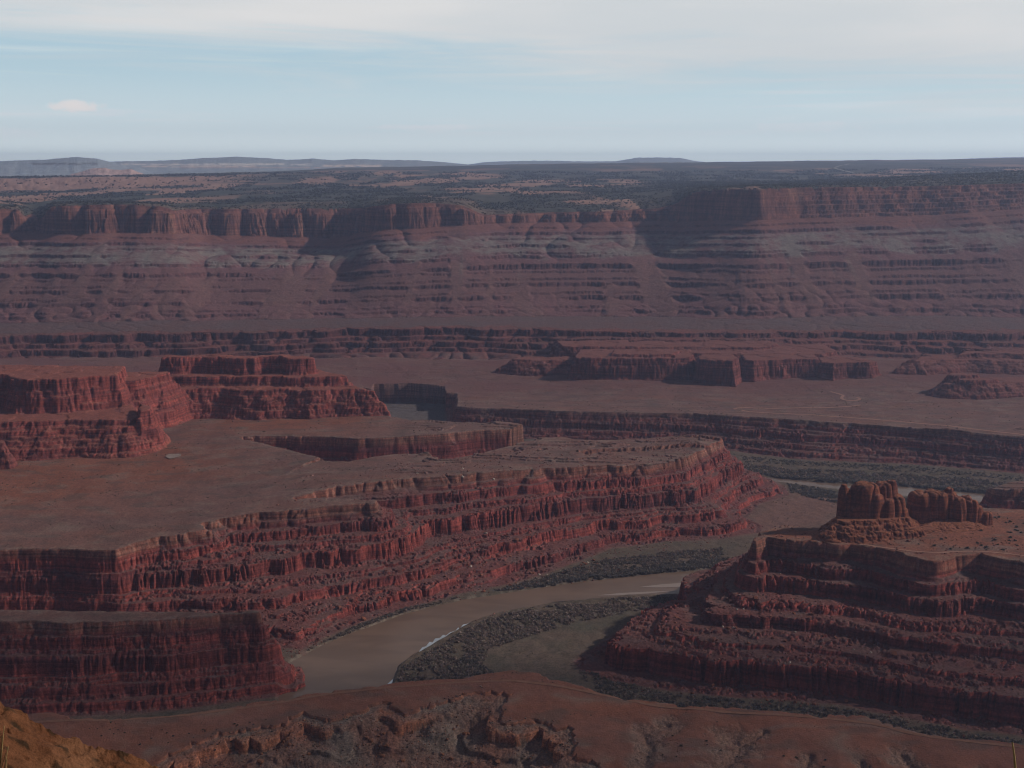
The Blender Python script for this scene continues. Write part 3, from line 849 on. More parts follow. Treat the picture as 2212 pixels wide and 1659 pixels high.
# plateau: juniper-dark ground with pink slickrock
rkm = fbm(X / 420, Y / 900, 4, 220)
near_rim = 1 - sst(0, 420, dback)
rockm = sst(0.02, 0.16, rkm + 0.12 * near_rim * (GX[q0:] < 900) + 0.03)
rockm = np.maximum(rockm, sst(0.3, 1.0, sl_ * 6) * sst(6600, 7000, Y) * (X < -900))
pv = mixc(full(pal(0.058, 0.060, 0.044)), pal(0.090, 0.080, 0.062), np.clip(0.5 + 1.3 * fbm(X / 160, Y / 500, 3, 224), 0, 1))
pr = mixc(full(pal(0.40, 0.235, 0.170)), pal(0.31, 0.165, 0.12), np.clip(0.5 + fbm(X / 120, Y / 300, 2, 227), 0, 1))
ant = fbm(X / 1500, Y / 3000, 3, 229)
rockm = rockm * np.where(Y > 5000, sst(-.12, .12, ant + 0.05), 1.0) * (1 - 0.7 * sst(8800, 10500, Y)) * np.where((X > 500) & (Y > 4300) & (Y < 6600), 0.12, 1.0) * (1 - 0.75 * (X < 20) * (1 - sst(300, 900, dback)))
pc = mixc(pv, pr, rockm)
cliffp = (kseg == 7) & (X < -1500)
pc = np.where(cliffp[..., None], mixc(pc, full(pal(0.40, 0.22, 0.165)) * (1 + 0.3 * fbm(X / 70, Y / 900, 3, 231))[..., None], 0.85 * (1 - sst(-2300, -1500, X))), pc)
grass = sst(0.1, 0.3, fbm(X / 900, Y / 500, 3, 234)) * (Y > 6500) * 0.7
pc = mixc(pc, pal(0.135, 0.115, 0.088), grass * (1 - rockm))
setc(kseg >= 5, pc)
setc(kseg == 9, full(pal(0.07, 0.07, 0.055)))
old = COL[q0:r1 + 1]
COL[q0:r1 + 1] = np.where((kseg[:nmid] > 0)[..., None], wc[:nmid], old)
COL[r1 + 1:] = wc[nmid:]
rg = np.where(kseg >= 5, 4, np.where(kseg > 0, 3, 1))
old = REG[q0:r1 + 1]
REG[q0:r1 + 1] = np.where(kseg[:nmid] > 0, rg[:nmid], old)
REG[r1 + 1:] = rg[nmid:]

# the cliff under the viewer's feet down to the near bench
a = YROW < 820
zr = GZ[r0]
yy = GY[a]
t_ = lin(60, 820, yy)
prof = np.where(yy < 3, -2.1, np.where(yy < 30, -2.1 - (yy - 3) * 4.2, -115 - 400 * lin(30, 820, yy) ** 0.8))
blend_ = sst(420, 820, yy)
GZ[a] = prof * (1 - blend_) + np.broadcast_to(zr[None], prof.shape) * blend_ + 3 * fbm(GX[a] / 30, yy / 30, 3, 240) * sst(50, 120, yy)
COL[a] = pal(0.16, 0.085, 0.062)
REG[a] = 0


def ground(x, y):
    """height of the built sheet at places on the ground"""
    x = np.atleast_1d(np.asarray(x, np.float32))
    y = np.atleast_1d(np.asarray(y, np.float32))
    u = x / y
    ri = np.clip(np.searchsorted(YROW, y) - 1, 0, NR - 2)
    ci = np.clip(np.searchsorted(UCOL, u) - 1, 0, NC - 2)
    ty = (y - YROW[ri]) / (YROW[ri + 1] - YROW[ri])
    tx = (u - UCOL[ci]) / (UCOL[ci + 1] - UCOL[ci])
    return (GZ[ri, ci] * (1 - tx) + GZ[ri, ci + 1] * tx) * (1 - ty) + (GZ[ri + 1, ci] * (1 - tx) + GZ[ri + 1, ci + 1] * tx) * ty


# ------------------------------------------------------------------ materials
def P_bsdf(k, colr, rough=0.9, spec=0.15, normal=None):
    b = k.new('ShaderNodeBsdfPrincipled')
    k.put(b.inputs['Base Color'], colr)
    b.inputs['Roughness'].default_value = rough
    b.inputs['Specular IOR Level'].default_value = spec
    if normal is not None:
        k.l.new(normal, b.inputs['Normal'])
    o = k.new('ShaderNodeOutputMaterial')
    k.l.new(b.outputs[0], o.inputs[0])
    return b


def bump(k, h, dist, strength=1.0):
    b = k.new('ShaderNodeBump')
    b.inputs['Strength'].default_value = strength
    b.inputs['Distance'].default_value = dist
    k.put(b.inputs['Height'], h)
    return b.outputs[0]


def new_mat(name):
    m = bpy.data.materials.new(name)
    m.use_nodes = True
    return m, NT(m.node_tree)


def rock_mat(name, sc=1.0, strata=0.5, base=None, grain=0.35):
    """layered desert rock and soil: strata, varnish streaks and grain over the surveyed ground colour"""
    m, k = new_mat(name)
    geo = k.new('ShaderNodeNewGeometry')
    pos = geo.outputs['Position']
    if base is None:
        at = k.new('ShaderNodeAttribute', attribute_name='ground_colour')
        c = at.outputs['Color']
    else:
        c = base
    sn = k.new('ShaderNodeSeparateXYZ')
    k.l.new(geo.outputs['True Normal'], sn.inputs[0])
    flat = k.ramp(sn.outputs[2], 0.55, 0.9)
    cl = k.math('SUBTRACT', 1.0, flat)
    lay = k.noise(k.vmul(pos, (0.006 * sc, 0.006 * sc, 0.34 * sc)), 1.0, 4.0, 0.65, 0.2)
    lay = k.ramp(lay, 0.28, 0.72, 1 - strata, 1 + strata)
    vs = k.noise(k.vmul(pos, (0.16 * sc, 0.16 * sc, 0.018 * sc)), 1.0, 3.0, 0.6)
    vs = k.ramp(vs, 0.3, 0.7, 0.66, 1.22)
    both = k.math('MULTIPLY', lay, vs)
    gmul = k.noise(pos, 0.35 * sc, 4.0, 0.7)
    gmul = k.ramp(gmul, 0.25, 0.75, 1 - grain, 1 + grain)
    f = k.math('MULTIPLY', gmul, k.math('ADD', k.math('MULTIPLY', both, cl), flat))
    cc = k.new('ShaderNodeCombineColor')
    for i in range(3):
        k.l.new(f, cc.inputs[i])
    c2 = k.mix(1.0, c, cc.outputs[0], 'MULTIPLY')
    hn = k.noise(k.vmul(pos, (0.5 * sc, 0.5 * sc, 1.1 * sc)), 1.0, 4.0, 0.7)
    P_bsdf(k, c2, 0.95, 0.08, bump(k, hn, 1.4 / sc, 0.8))
    return m


M_ROCK = rock_mat('layered_desert_rock', 1.0, 0.42)
M_FAR = rock_mat('layered_wall_rock', 0.42, 0.34, grain=0.25)


def grid_object(name, X, Y, Z, COLR, mask, mat, kind=None, smooth=False):
    """faces of a vertex grid whose mask is set, as one mesh"""
    nr, nc = Z.shape
    idx = np.arange(nr * nc, dtype=np.int32).reshape(nr, nc)
    q = np.stack([idx[:-1, :-1], idx[:-1, 1:], idx[1:, 1:], idx[1:, :-1]], -1)[mask]
    used = np.zeros(nr * nc, bool)
    used[q.ravel()] = True
    remap = np.cumsum(used, dtype=np.int32) - 1
    q = remap[q]
    v = np.stack([X.ravel()[used], Y.ravel()[used], Z.ravel()[used]], -1).astype(np.float32)
    return raw_object(name, v, q, mat, COLR.reshape(-1, 3)[used] if COLR is not None else None, kind, smooth)


def raw_object(name, v, q, mat, colr=None, kind=None, smooth=False, parent=None):
    me = bpy.data.meshes.new(name)
    n = q.shape[1]
    me.vertices.add(len(v))
    me.vertices.foreach_set('co', np.ascontiguousarray(v, np.float32).ravel())
    me.loops.add(q.size)
    me.loops.foreach_set('vertex_index', np.ascontiguousarray(q, np.int32).ravel())
    me.polygons.add(len(q))
    me.polygons.foreach_set('loop_start', np.arange(0, q.size, n, dtype=np.int32))
    me.polygons.foreach_set('loop_total', np.full(len(q), n, np.int32))
    if smooth:
        me.polygons.foreach_set('use_smooth', np.ones(len(q), bool))
    me.update(calc_edges=True)
    if colr is not None:
        ca = me.color_attributes.new('ground_colour', 'FLOAT_COLOR', 'POINT')
        buf = np.ones((len(v), 4), np.float32)
        buf[:, :3] = np.clip(colr, 0.0, 1)
        ca.data.foreach_set('color', buf.ravel())
    if mat:
        me.materials.append(mat)
    o = bpy.data.objects.new(name, me)
    C.objects.link(o)
    if parent is not None:
        o.parent = parent
    if kind:
        o['kind'] = kind
    return o


def tag(o, label=None, cat=None, group=None, kind=None):
    if label:
        o['label'] = label
    if cat:
        o['category'] = cat
    if group:
        o['group'] = group
    if kind:
        o['kind'] = kind
    return o


FR = np.minimum(np.minimum(REG[:-1, :-1], REG[1:, 1:]), np.minimum(REG[:-1, 1:], REG[1:, :-1]))
grid_object('stony_ground', GX, GY, GZ, COL, FR == 5, rock_mat('stony_soil', 1.5, 0.4, grain=0.5), 'structure')
grid_object('near_hill_ground', GX, GY, GZ, COL, FR == 0, rock_mat('near_hill_soil', 1.0, 0.3, grain=0.14), 'structure', True)
grid_object('canyon_terrain', GX, GY, GZ, COL, FR == 1, M_ROCK, 'structure')
grid_object('valley_ground', GX, GY, GZ, COL, FR == 2, M_ROCK, 'structure', True)
grid_object('far_canyon_terrain', GX, GY, GZ, COL, FR == 3, M_FAR, 'structure')
grid_object('plateau_terrain', GX, GY, GZ, COL, FR == 4, M_FAR, 'structure', True)

# ------------------------------------------------------------------ river
def water_mat(name, base, rough, metal=0.0, wave=0.35):
    m, k = new_mat(name)
    geo = k.new('ShaderNodeNewGeometry')
    n = k.noise(k.vmul(geo.outputs['Position'], (0.22, 0.5, 0.5)), 1.0, 3.0, 0.6)
    big = k.noise(k.vmul(geo.outputs['Position'], (0.012, 0.03, 0.03)), 1.0, 3.0, 0.5, 0.6)
    c = k.mix(k.ramp(big, 0.35, 0.65), tuple(0.88 * v for v in base) + (1,), tuple(1.1 * v for v in base) + (1,))
    b = P_bsdf(k, c, rough, 0.5, bump(k, n, wave, 0.5))
    b.inputs['IOR'].default_value = 1.33
    b.inputs['Metallic'].default_value = metal
    return m


M_WATER = water_mat('silty_river_water', (0.175, 0.110, 0.076), 0.16)
M_GLARE = water_mat('bank_water_glare', (0.80, 0.80, 0.80), 0.03, 0.75, 0.04)  # near-mirror metal: sky glare on calm water put into the material


M_BAR, k = new_mat('wet_pale_sand')
P_bsdf(k, (0.30, 0.225, 0.19, 1), 0.35, 0.5)


def flat_object(name, pts, zed, mat, kind='structure'):
    v = np.array([(a, b, zed) for a, b in pts], np.float32)
    return raw_object(name, v, np.arange(len(v))[None], mat, None, kind)


flat_object('river', RIVER1, -602.0, M_WATER)
flat_object('river', RIVER2, -602.0, M_WATER)
for pts in ([(903, 1410), (912, 1398), (920, 1396), (928, 1386), (934, 1388), (940, 1379), (950, 1378), (957, 1371), (963, 1373), (972, 1366), (984, 1362), (990, 1355), (993, 1359), (1000, 1349), (1010, 1347), (1020, 1342), (1025, 1349), (1004, 1362), (962, 1383), (905, 1416)],
            [(838, 1476), (850, 1466), (860, 1458), (858, 1470), (850, 1482), (832, 1490)],
            [(1380, 1268), (1430, 1262), (1475, 1259), (1530, 1252), (1530, 1262), (1480, 1267), (1430, 1269)],
            [(1290, 1286), (1340, 1281), (1400, 1278), (1460, 1276), (1400, 1282), (1340, 1286)]):
    far_ = pts[0][0] > 1250
    flat_object('sandbar' if far_ else 'still_water_glare', poly([(a, b, -601.8) for a, b in pts]), -601.8, M_BAR if far_ else M_GLARE)

# ------------------------------------------------------------------ dirt roads laid on the ground
def soil_mat(name, a, b, scale=0.5, rough=0.95):
    m, k = new_mat(name)
    geo = k.new('ShaderNodeNewGeometry')
    n = k.noise(geo.outputs['Position'], scale, 4.0, 0.65)
    c = k.mix(k.ramp(n, 0.3, 0.7), tuple(a) + (1,), tuple(b) + (1,))
    P_bsdf(k, c, rough, 0.08, bump(k, n, 0.4 / scale * 0.2, 0.5))
    return m


M_ROAD = soil_mat('pale_dirt', (0.31, 0.16, 0.12), (0.38, 0.21, 0.16), 0.25)
M_TRACK = soil_mat('red_dirt', (0.20, 0.095, 0.062), (0.25, 0.125, 0.085), 0.25)
M_ROADP = soil_mat('paved_far_road', (0.30, 0.27, 0.25), (0.36, 0.33, 0.30), 0.05)


def strip(name, pts, width, mat, lift=0.35, step=6.0):
    P = np.array(pts, np.float32)
    seg = np.r_[0, np.cumsum(np.hypot(*np.diff(P, axis=0).T))]
    n = max(int(seg[-1] / step), 4)
    tt = np.linspace(0, seg[-1], n)
    x = np.interp(tt, seg, P[:, 0])
    y = np.interp(tt, seg, P[:, 1])
    kk = np.ones(5) / 5
    for _ in range(2):
        xp = np.convolve(np.pad(x, 2, 'edge'), kk, 'valid')
        yp = np.convolve(np.pad(y, 2, 'edge'), kk, 'valid')
        x, y = xp, yp
    tx, ty = np.gradient(x), np.gradient(y)
    L = np.hypot(tx, ty) + 1e-6
    nx, ny = -ty / L, tx / L
    wv = width * (0.8 + 0.4 * np.abs(perlin(tt / 25, tt * 0 + 3.3, 300)))
    rows = []
    for o in (-1, -0.33, 0.33, 1):
        xx, yy = x + nx * wv * o * 0.5, y + ny * wv * o * 0.5
        rows.append(np.stack([xx, yy, ground(xx, yy) + lift], -1))
    V = np.stack(rows, 1)
    V[..., 2] = np.maximum(V[..., 2], V[..., 2].mean(1, keepdims=True))
    idx = np.arange(n * 4).reshape(n, 4)
    q = np.stack([idx[:-1, :-1], idx[1:, :-1], idx[1:, 1:], idx[:-1, 1:]], -1).reshape(-1, 4)
    return raw_object(name, V.reshape(-1, 3), q, mat, None, 'structure', True)


def road(pts, width, lift=0.35, mat=None, step=6.0):
    P = []
    for p in pts:
        if p[0] == 'w':
            P.append(Wp(*p[1:]))
        else:
            P.append(G(*p))
    return strip('dirt_road', P, width, mat or M_ROAD, lift, step)


road([(1596, 888, -549), (1640, 892, -547), (1750, 897, -545), (1850, 903, -544), (1950, 912, -543), (2050, 921, -543), (2130, 931, -543), (2212, 941, -543), (2400, 960, -543)], 8.5, 0.6)
road([(1596, 888, -549), (1580, 886, -549), (1600, 883, -550), (1700, 883, -551), (1790, 882, -551), (1850, 879, -552), (1862, 876, -552)], 9, 0.8)
road([(1845, 860, -552), (1862, 863, -552), (1850, 867, -551), (1825, 866, -551), (1815, 862, -552), (1825, 856, -552), (1800, 848, -550), (1790, 844, -548)], 8, 0.8)
road([(1850, 1173, -479), (1900, 1180, -479), (1960, 1188, -479), (2020, 1193, -479), (2090, 1190, -479), (2150, 1193, -479), (2212, 1200, -479), (2400, 1220, -479)], 3.6, 0.45, step=4)
road([(-300, 1590, -508), (100, 1555, -507), (180, 1552, -507), (300, 1548, -507), (420, 1541, -507), (600, 1517, -507), (720, 1497, -507), (850, 1483, -506), (1000, 1473, -506), (1110, 1470, -506),
      (1200, 1479, -506), (1280, 1495, -507), (1400, 1518, -508), (1600, 1537, -509), (1800, 1552, -510), (1900, 1562, -510), (1970, 1580, -510), (2060, 1593, -511), (2212, 1611, -512), (2500, 1640, -512)], 4.2, 0.16, M_TRACK, 4)
strip('dirt_road', [Wp(1797, 9300, 0), Wp(1808, 9000, 0), Wp(1822, 8500, 0), Wp(1845, 8000, 0)], 26, M_ROADP, 5, 60)
strip('dirt_road', [Wp(1797, 9300, 0), Wp(1808, 9700, 0), Wp(1838, 10800, 0)], 22, M_ROADP, 5, 60)

# ------------------------------------------------------------------ buttes and mesas that stand on the benches
def butte(name, label, blocks, step, cols, seed, layers=None, cat='butte', amp=1.0, lobes=None, group=None):
    """rock standing on the ground: stacked blocks with stepped, cleft sides, kept as one mesh that runs a little below the ground"""
    allp = [b[0] for b in blocks] + ([np.array([[l[0] - l[2], l[1] - l[3]], [l[0] + l[2], l[1] + l[3]]]) for l in lobes] if lobes else [])
    P = np.concatenate(allp)
    x0, y0 = P.min(0) - 8
    x1, y1 = P.max(0) + 8
    xs = np.arange(x0, x1, step, dtype=np.float32)
    ys = np.arange(y0, y1, step, dtype=np.float32)
    X, Y = np.meshgrid(xs, ys)
    g = ground(X.ravel(), Y.ravel()).reshape(X.shape)
    best = np.full(X.shape, -5.0, np.float32)
    frac = np.zeros(X.shape, np.float32)
    lay = layers or [(0.08, 0.01, 0.09), (0.19, 0.01, 0.16), (0.31, 0.01, 0.07), (0.42, 0.01, 0.09), (0.53, 0.01, 0.08), (0.64, 0.01, 0.13), (0.76, 0.01, 0.07), (0.88, 0.01, 0.15)]
    for bi, (bp, top, wd) in enumerate(blocks):
        d = -sdf(X, Y, bp)
        sd_ = seed + 20 * bi
        d = d + amp * (6 * fbm(X / 60, Y / 60, 3, sd_) - 4 * (clefts(X / 50, Y / 50, sd_ + 2) - 0.2))
        tt = d / wd
        f = np.zeros_like(X)
        hs = 0
        for j, (tk, rk, hk) in enumerate(lay):
            fl = amp * (3.6 * (sharp(X / 15, Y / 15, sd_ + 4 + j) - 0.2) + 2.2 * (sharp(X / 8, Y / 8, sd_ + 8 + j) - 0.2) + 3.0 * perlin(X / 28, Y / 28, sd_ + 14 + j))
            f += hk * lin(tk - rk - 1.2 / wd, tk + rk + 1.2 / wd, tt - fl / wd + 0.05 * perlin(X / 60, Y / 60, sd_ + 12 + j))
            hs += hk
        f += (1 - hs) * np.clip(tt, 0, 1)
        h = np.where(d > 0, f * (top - g), -4.5 + 0.0 * g)
        h = np.where((d <= 0) & (d > -2), 0.5 * d * 4, h)
        frac = np.where(h > best, f, frac)
        best = np.maximum(best, h)
    if lobes:
        for li, (lx, ly, rx, ry, top, pw) in enumerate(lobes):
            wx = X + 1.6 * perlin(X / 9, Y / 9, seed + 60 + li) + 0.6 * perlin(X / 3.5, Y / 3.5, seed + 80 + li)
            wy = Y + 1.6 * perlin(X / 9, Y / 9, seed + 100 + li)
            cl = clefts(X / 15, Y / 15, seed + 120 + li)
            r = np.sqrt(((wx - lx) / (1.08 * rx)) ** 2 + ((wy - ly) / (1.08 * ry)) ** 2) + 0.10 * (cl - 0.2)
            dome = np.clip(1 - np.clip(r, 0, 1) ** pw, 0, 1) ** 0.42
            hh = (top - g) * dome
            lb = np.clip((hh / (top - g + 1e-3)), 0, 1)
            hh = np.where(r < 1, hh + 0.7 * perlin(X / 5, Y / 5, seed + 140) - 1.6 * cl * lb, -5)
            frac = np.where(hh > best, lb, frac)
            best = np.maximum(best, hh)
    rough_ = (0.9 * np.abs(perlin(X / 6, Y / 6, seed + 150)) + 0.6 * np.abs(perlin(X / 2.7, Y / 2.7, seed + 151))) * (0.4 if lobes else 1.0)
    rough_ = rough_ + (0 if lobes else 2.2 * fbm(X / 50, Y / 50, 3, seed + 170) + 1.6 * lin(-.02, .02, fbm(X / 60, Y / 60, 2, seed + 173)))
    Z = g + best + np.where(best > 0.3, rough_, 0)
    keep = best > -4.0
    m = keep[:-1, :-1] | keep[1:, :-1] | keep[:-1, 1:] | keep[1:, 1:]
    sl = grad_slope(Z, X, Y)
    stp = sst(0.7, 1.8, sl)
    n1 = fbm(X / 30, Y / 30, 3, seed + 160)
    n2 = fbm(X / 7, Y / 7, 2, seed + 163)
    a, b, c, d = [pal(*q) for q in cols]        # ledge soil, rock, dark rock, bright rock
    base = mixc(np.broadcast_to(a, X.shape + (3,)), d, np.clip(0.35 + 0.9 * n1, 0, 1))
    rk = mixc(np.broadcast_to(b, X.shape + (3,)), c, np.clip(0.35 + 0.9 * perlin(Z / 7.5, X / 200, seed + 166) + 0.4 * n1, 0, 1))
    colr = mixc(base, rk, stp) * (1 + 0.2 * n2)[..., None]
    o = grid_object(name, X, Y, Z, colr, m, M_ROCK)
    tag(o, label, cat, group)
    return o


RED = [(0.235, 0.082, 0.062), (0.285, 0.070, 0.054), (0.155, 0.045, 0.042), (0.275, 0.096, 0.068)]
REDF = [(0.195, 0.078, 0.064), (0.200, 0.060, 0.050), (0.125, 0.042, 0.040), (0.22, 0.084, 0.064)]


def blk(pts, zref, top, wd):
    return (np.array([Wp(px, Y, zref) for px, Y in pts], np.float32), top, wd)


butte('stepped_mesa', 'broad red mesa with a low cliffy terrace in front, at the left edge',
      [blk([(-300, 1965), (0, 1972), (90, 1980), (150, 1992), (230, 1985), (285, 1995), (330, 2020), (362, 2050), (372, 2110), (340, 2260), (100, 2330), (-300, 2330)], -503, -447, 58),
       blk([(275, 2025), (310, 2025), (350, 2052), (362, 2095), (330, 2150), (280, 2140)], -500, -431, 26),
       blk([(6, 2078), (60, 2072), (125, 2078), (172, 2096), (215, 2112), (245, 2128), (272, 2132), (298, 2150), (318, 2220), (322, 2285), (290, 2315), (-300, 2330), (-300, 2120), (-20, 2120)], -470, -386, 46),
       blk([(150, 2150), (230, 2160), (318, 2180), (380, 2250), (425, 2320), (440, 2355), (150, 2350)], -470, -405, 46)],
      1.7, RED, 400, cat='mesa')
butte('stepped_mesa', 'long flat-topped red mesa with a stepped slope on its right end',
      [blk([(345, 2300), (420, 2312), (470, 2318), (505, 2296), (560, 2290), (620, 2302), (668, 2285), (730, 2300), (790, 2296), (850, 2300), (842, 2345), (800, 2400), (740, 2480), (600, 2560), (345, 2560)], -498, -447, 40),
       blk([(330, 2350), (480, 2346), (600, 2340), (690, 2338), (770, 2352), (800, 2390), (740, 2480), (600, 2560), (330, 2560)], -498, -428, 40),
       blk([(318, 2392), (372, 2382), (396, 2384), (428, 2400), (468, 2384), (520, 2376), (560, 2380), (583, 2400), (604, 2380), (655, 2380), (700, 2400), (715, 2440), (660, 2482), (330, 2482)], -450, -393, 34)],
      1.7, RED, 440, cat='mesa')
butte('rock_block', 'small dark red rock block on the sandy flat at the left edge',
      [blk([(-90, 1930), (-20, 1916), (22, 1922), (40, 1942), (30, 1975), (-80, 1980)], -506, -463, 20)], 1.0, REDF, 470, cat='rock')
butte('ridge_butte', 'long cliff-sided red ridge with square blocks, on the far plain right of centre',
      [blk([(1224, 2990), (1260, 2972), (1330, 2968), (1420, 2966), (1500, 2980), (1512, 3020), (1500, 3150), (1240, 3150)], -541, -487, 20),
       blk([(1300, 2990), (1400, 2976), (1470, 2984), (1490, 3100), (1310, 3120)], -541, -480, 22),
       blk([(1496, 2950), (1530, 2926), (1590, 2912), (1606, 2970), (1590, 3050), (1500, 3040)], -541, -484, 15),
       blk([(1590, 2980), (1630, 2955), (1665, 2985), (1740, 3000), (1780, 3012), (1770, 3110), (1590, 3130)], -541, -494, 20),
       blk([(1760, 3004), (1800, 2960), (1835, 2985), (1885, 2985), (1905, 3020), (1860, 3100), (1750, 3110)], -541, -501, 18),
       blk([(1250, 3080), (1420, 3070), (1600, 3060), (1790, 3060), (1830, 3120), (1790, 3290), (1280, 3300)], -530, -492, 30),
       blk([(1200, 3150), (1420, 3140), (1640, 3130), (1700, 3200), (1660, 3300), (1180, 3300)], -530, -484, 24)],
      2.0, REDF, 500, [(0.18, 0.01, 0.10), (0.42, 0.02, 0.44), (0.66, 0.01, 0.10), (0.84, 0.01, 0.20)])
butte('ridge_butte', 'low broken red ledge under the far wall, above the small butte at right',
      [blk([(1925, 3040), (2000, 3020), (2090, 3045), (2200, 3010), (2420, 3010), (2420, 3180), (1960, 3180)], -530, -506, 40),
       blk([(2040, 3070), (2130, 3080), (2260, 3060), (2420, 3060), (2420, 3180), (2060, 3180)], -530, -494, 30)], 2.4, REDF, 590, cat='butte')
butte('ridge_butte', 'low tapering red spur just left of the long cliff-sided ridge on the far plain',
      [blk([(1062, 3060), (1110, 3035), (1180, 3025), (1240, 3030), (1280, 3080), (1260, 3150), (1120, 3150)], -535, -505, 34)], 2.2, REDF, 530, cat='butte')
butte('ridge_butte', 'small isolated red butte with a notched top near the right edge of the far plain',
      [blk([(2004, 2800), (2050, 2772), (2110, 2760), (2165, 2768), (2230, 2795), (2420, 2810), (2420, 2920), (2200, 2930), (2020, 2900)], -554, -522, 30),
       blk([(2018, 2822), (2060, 2805), (2120, 2812), (2135, 2840), (2100, 2880), (2030, 2880)], -554, -505, 22),
       blk([(2045, 2785), (2100, 2775), (2150, 2782), (2180, 2815), (2120, 2850), (2050, 2840)], -554, -512, 20)], 2.0, REDF, 560, cat='butte')


def lobe(px, Y, rx, ry, py, pw=5.0):
    x, y = Wp(px, Y, -450)
    return (x, y, rx, ry, slope(py) * Y, pw)


KN = [(0.235, 0.088, 0.052), (0.245, 0.078, 0.044), (0.165, 0.052, 0.035), (0.275, 0.105, 0.058)]
butte('sandstone_knob', 'tall rounded orange sandstone knob with a thin pillar on its left, on a rubbly pedestal',
      [blk([(1756, 1453), (1800, 1447), (1880, 1447), (1960, 1456), (2004, 1471), (1990, 1512), (1960, 1544), (1800, 1544), (1765, 1498)], -479, -458, 24)],
      0.55, KN, 600, lobes=[
          lobe(1823, 1501, 8.9, 10.3, 1052, 8), lobe(1821, 1499, 6.1, 7.5, 1046, 6), lobe(1866, 1503, 21.5, 18.7, 1043, 6), lobe(1884, 1498, 15.0, 15.9, 1064, 6), lobe(1908, 1511, 17.8, 15.9, 1041, 6),
          lobe(1924, 1509, 8.4, 8.4, 1037, 6), lobe(1935, 1505, 13.1, 15.0, 1068, 5), lobe(1916, 1499, 11.2, 14.0, 1075, 6), lobe(1949, 1501, 8.4, 11.2, 1095, 5), lobe(1955, 1488, 7.5, 8.4, 1128, 5), lobe(1850, 1493, 12.2, 9.4, 1092, 5), lobe(1972, 1477, 11.2, 8.4, 1152, 4)])
butte('sandstone_knob', 'lower row of rounded orange sandstone humps tapering away to the right of the tall knob',
      [blk([(1950, 1488), (2000, 1479), (2060, 1483), (2120, 1496), (2150, 1535), (2120, 1577), (1990, 1582)], -479, -470, 32)],
      0.55, KN, 640, lobes=[
          lobe(1986, 1535, 15.0, 18.7, 1062, 6), lobe(2012, 1535, 13.1, 16.8, 1059, 6), lobe(2030, 1531, 11.2, 15.9, 1064, 6), lobe(2049, 1537, 13.1, 15.0, 1062, 6), lobe(2048, 1537, 7.0, 7.5, 1053, 6), lobe(2068, 1529, 11.2, 15.0, 1072, 5),
          lobe(2086, 1533, 9.4, 11.2, 1070, 5), lobe(2099, 1529, 9.4, 10.3, 1079, 5), lobe(2112, 1528, 8.4, 8.4, 1092, 4), lobe(2128, 1528, 11.2, 8.4, 1104, 4)])

# ------------------------------------------------------------------ hills beyond the plateau
def hills(name, sky_, Yc, basepy, depth, cols, seed, bands=(), kind='structure', label=None, cat=None):
    px = np.array([p[0] for p in sky_], float)
    py = np.array([p[1] for p in sky_], float)
    n = 520
    xs = np.linspace(px[0], px[-1], n)
    top = np.interp(xs, px, py) + 0.5 * perlin(xs / 14, xs * 0 + 1, seed) + 0.35 * perlin(xs / 5, xs * 0, seed + 1)
    u = np.array([ucol(a, 345) for a in xs])
    ztop = np.array([slope(p) for p in top]) * Yc
    zb = slope(basepy) * (Yc - depth)
    nr = 44
    rows = np.linspace(0, 1.6, nr)
    V = np.zeros((nr, n, 3), np.float32)
    cl = np.zeros((nr, n, 3), np.float32)
    for i, r in enumerate(rows):
        y = Yc - depth * (1 - r)
        f = np.where(r < 1, r ** 1.15, 1 - (r - 1) * 1.2)
        wob = depth * 0.04 * perlin(xs / 22, r * 2 + xs * 0, seed + 2) * np.sin(np.pi * min(r, 1))
        z = zb + (ztop - zb) * f
        if r > 1:
            z = ztop - (r - 1) * depth * 0.12
        V[i, :, 0] = u * (y + wob)
        V[i, :, 1] = y + wob
        V[i, :, 2] = z
        e = np.clip((z - zb) / (ztop.max() - zb), 0, 1)
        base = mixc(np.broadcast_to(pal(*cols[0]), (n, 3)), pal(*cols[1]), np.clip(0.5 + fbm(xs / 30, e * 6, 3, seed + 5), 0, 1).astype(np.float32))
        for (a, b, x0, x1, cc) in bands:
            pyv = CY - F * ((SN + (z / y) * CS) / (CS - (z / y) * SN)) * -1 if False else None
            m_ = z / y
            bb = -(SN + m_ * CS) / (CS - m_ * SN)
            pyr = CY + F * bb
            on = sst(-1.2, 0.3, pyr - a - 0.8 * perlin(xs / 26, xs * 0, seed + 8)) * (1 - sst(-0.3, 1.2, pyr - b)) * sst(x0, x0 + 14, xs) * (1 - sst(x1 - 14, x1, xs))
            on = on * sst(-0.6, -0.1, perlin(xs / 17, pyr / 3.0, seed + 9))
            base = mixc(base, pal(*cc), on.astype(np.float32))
        cl[i] = base
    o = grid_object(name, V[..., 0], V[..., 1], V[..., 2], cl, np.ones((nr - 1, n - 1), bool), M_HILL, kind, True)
    if label:
        tag(o, label, cat)
    return o


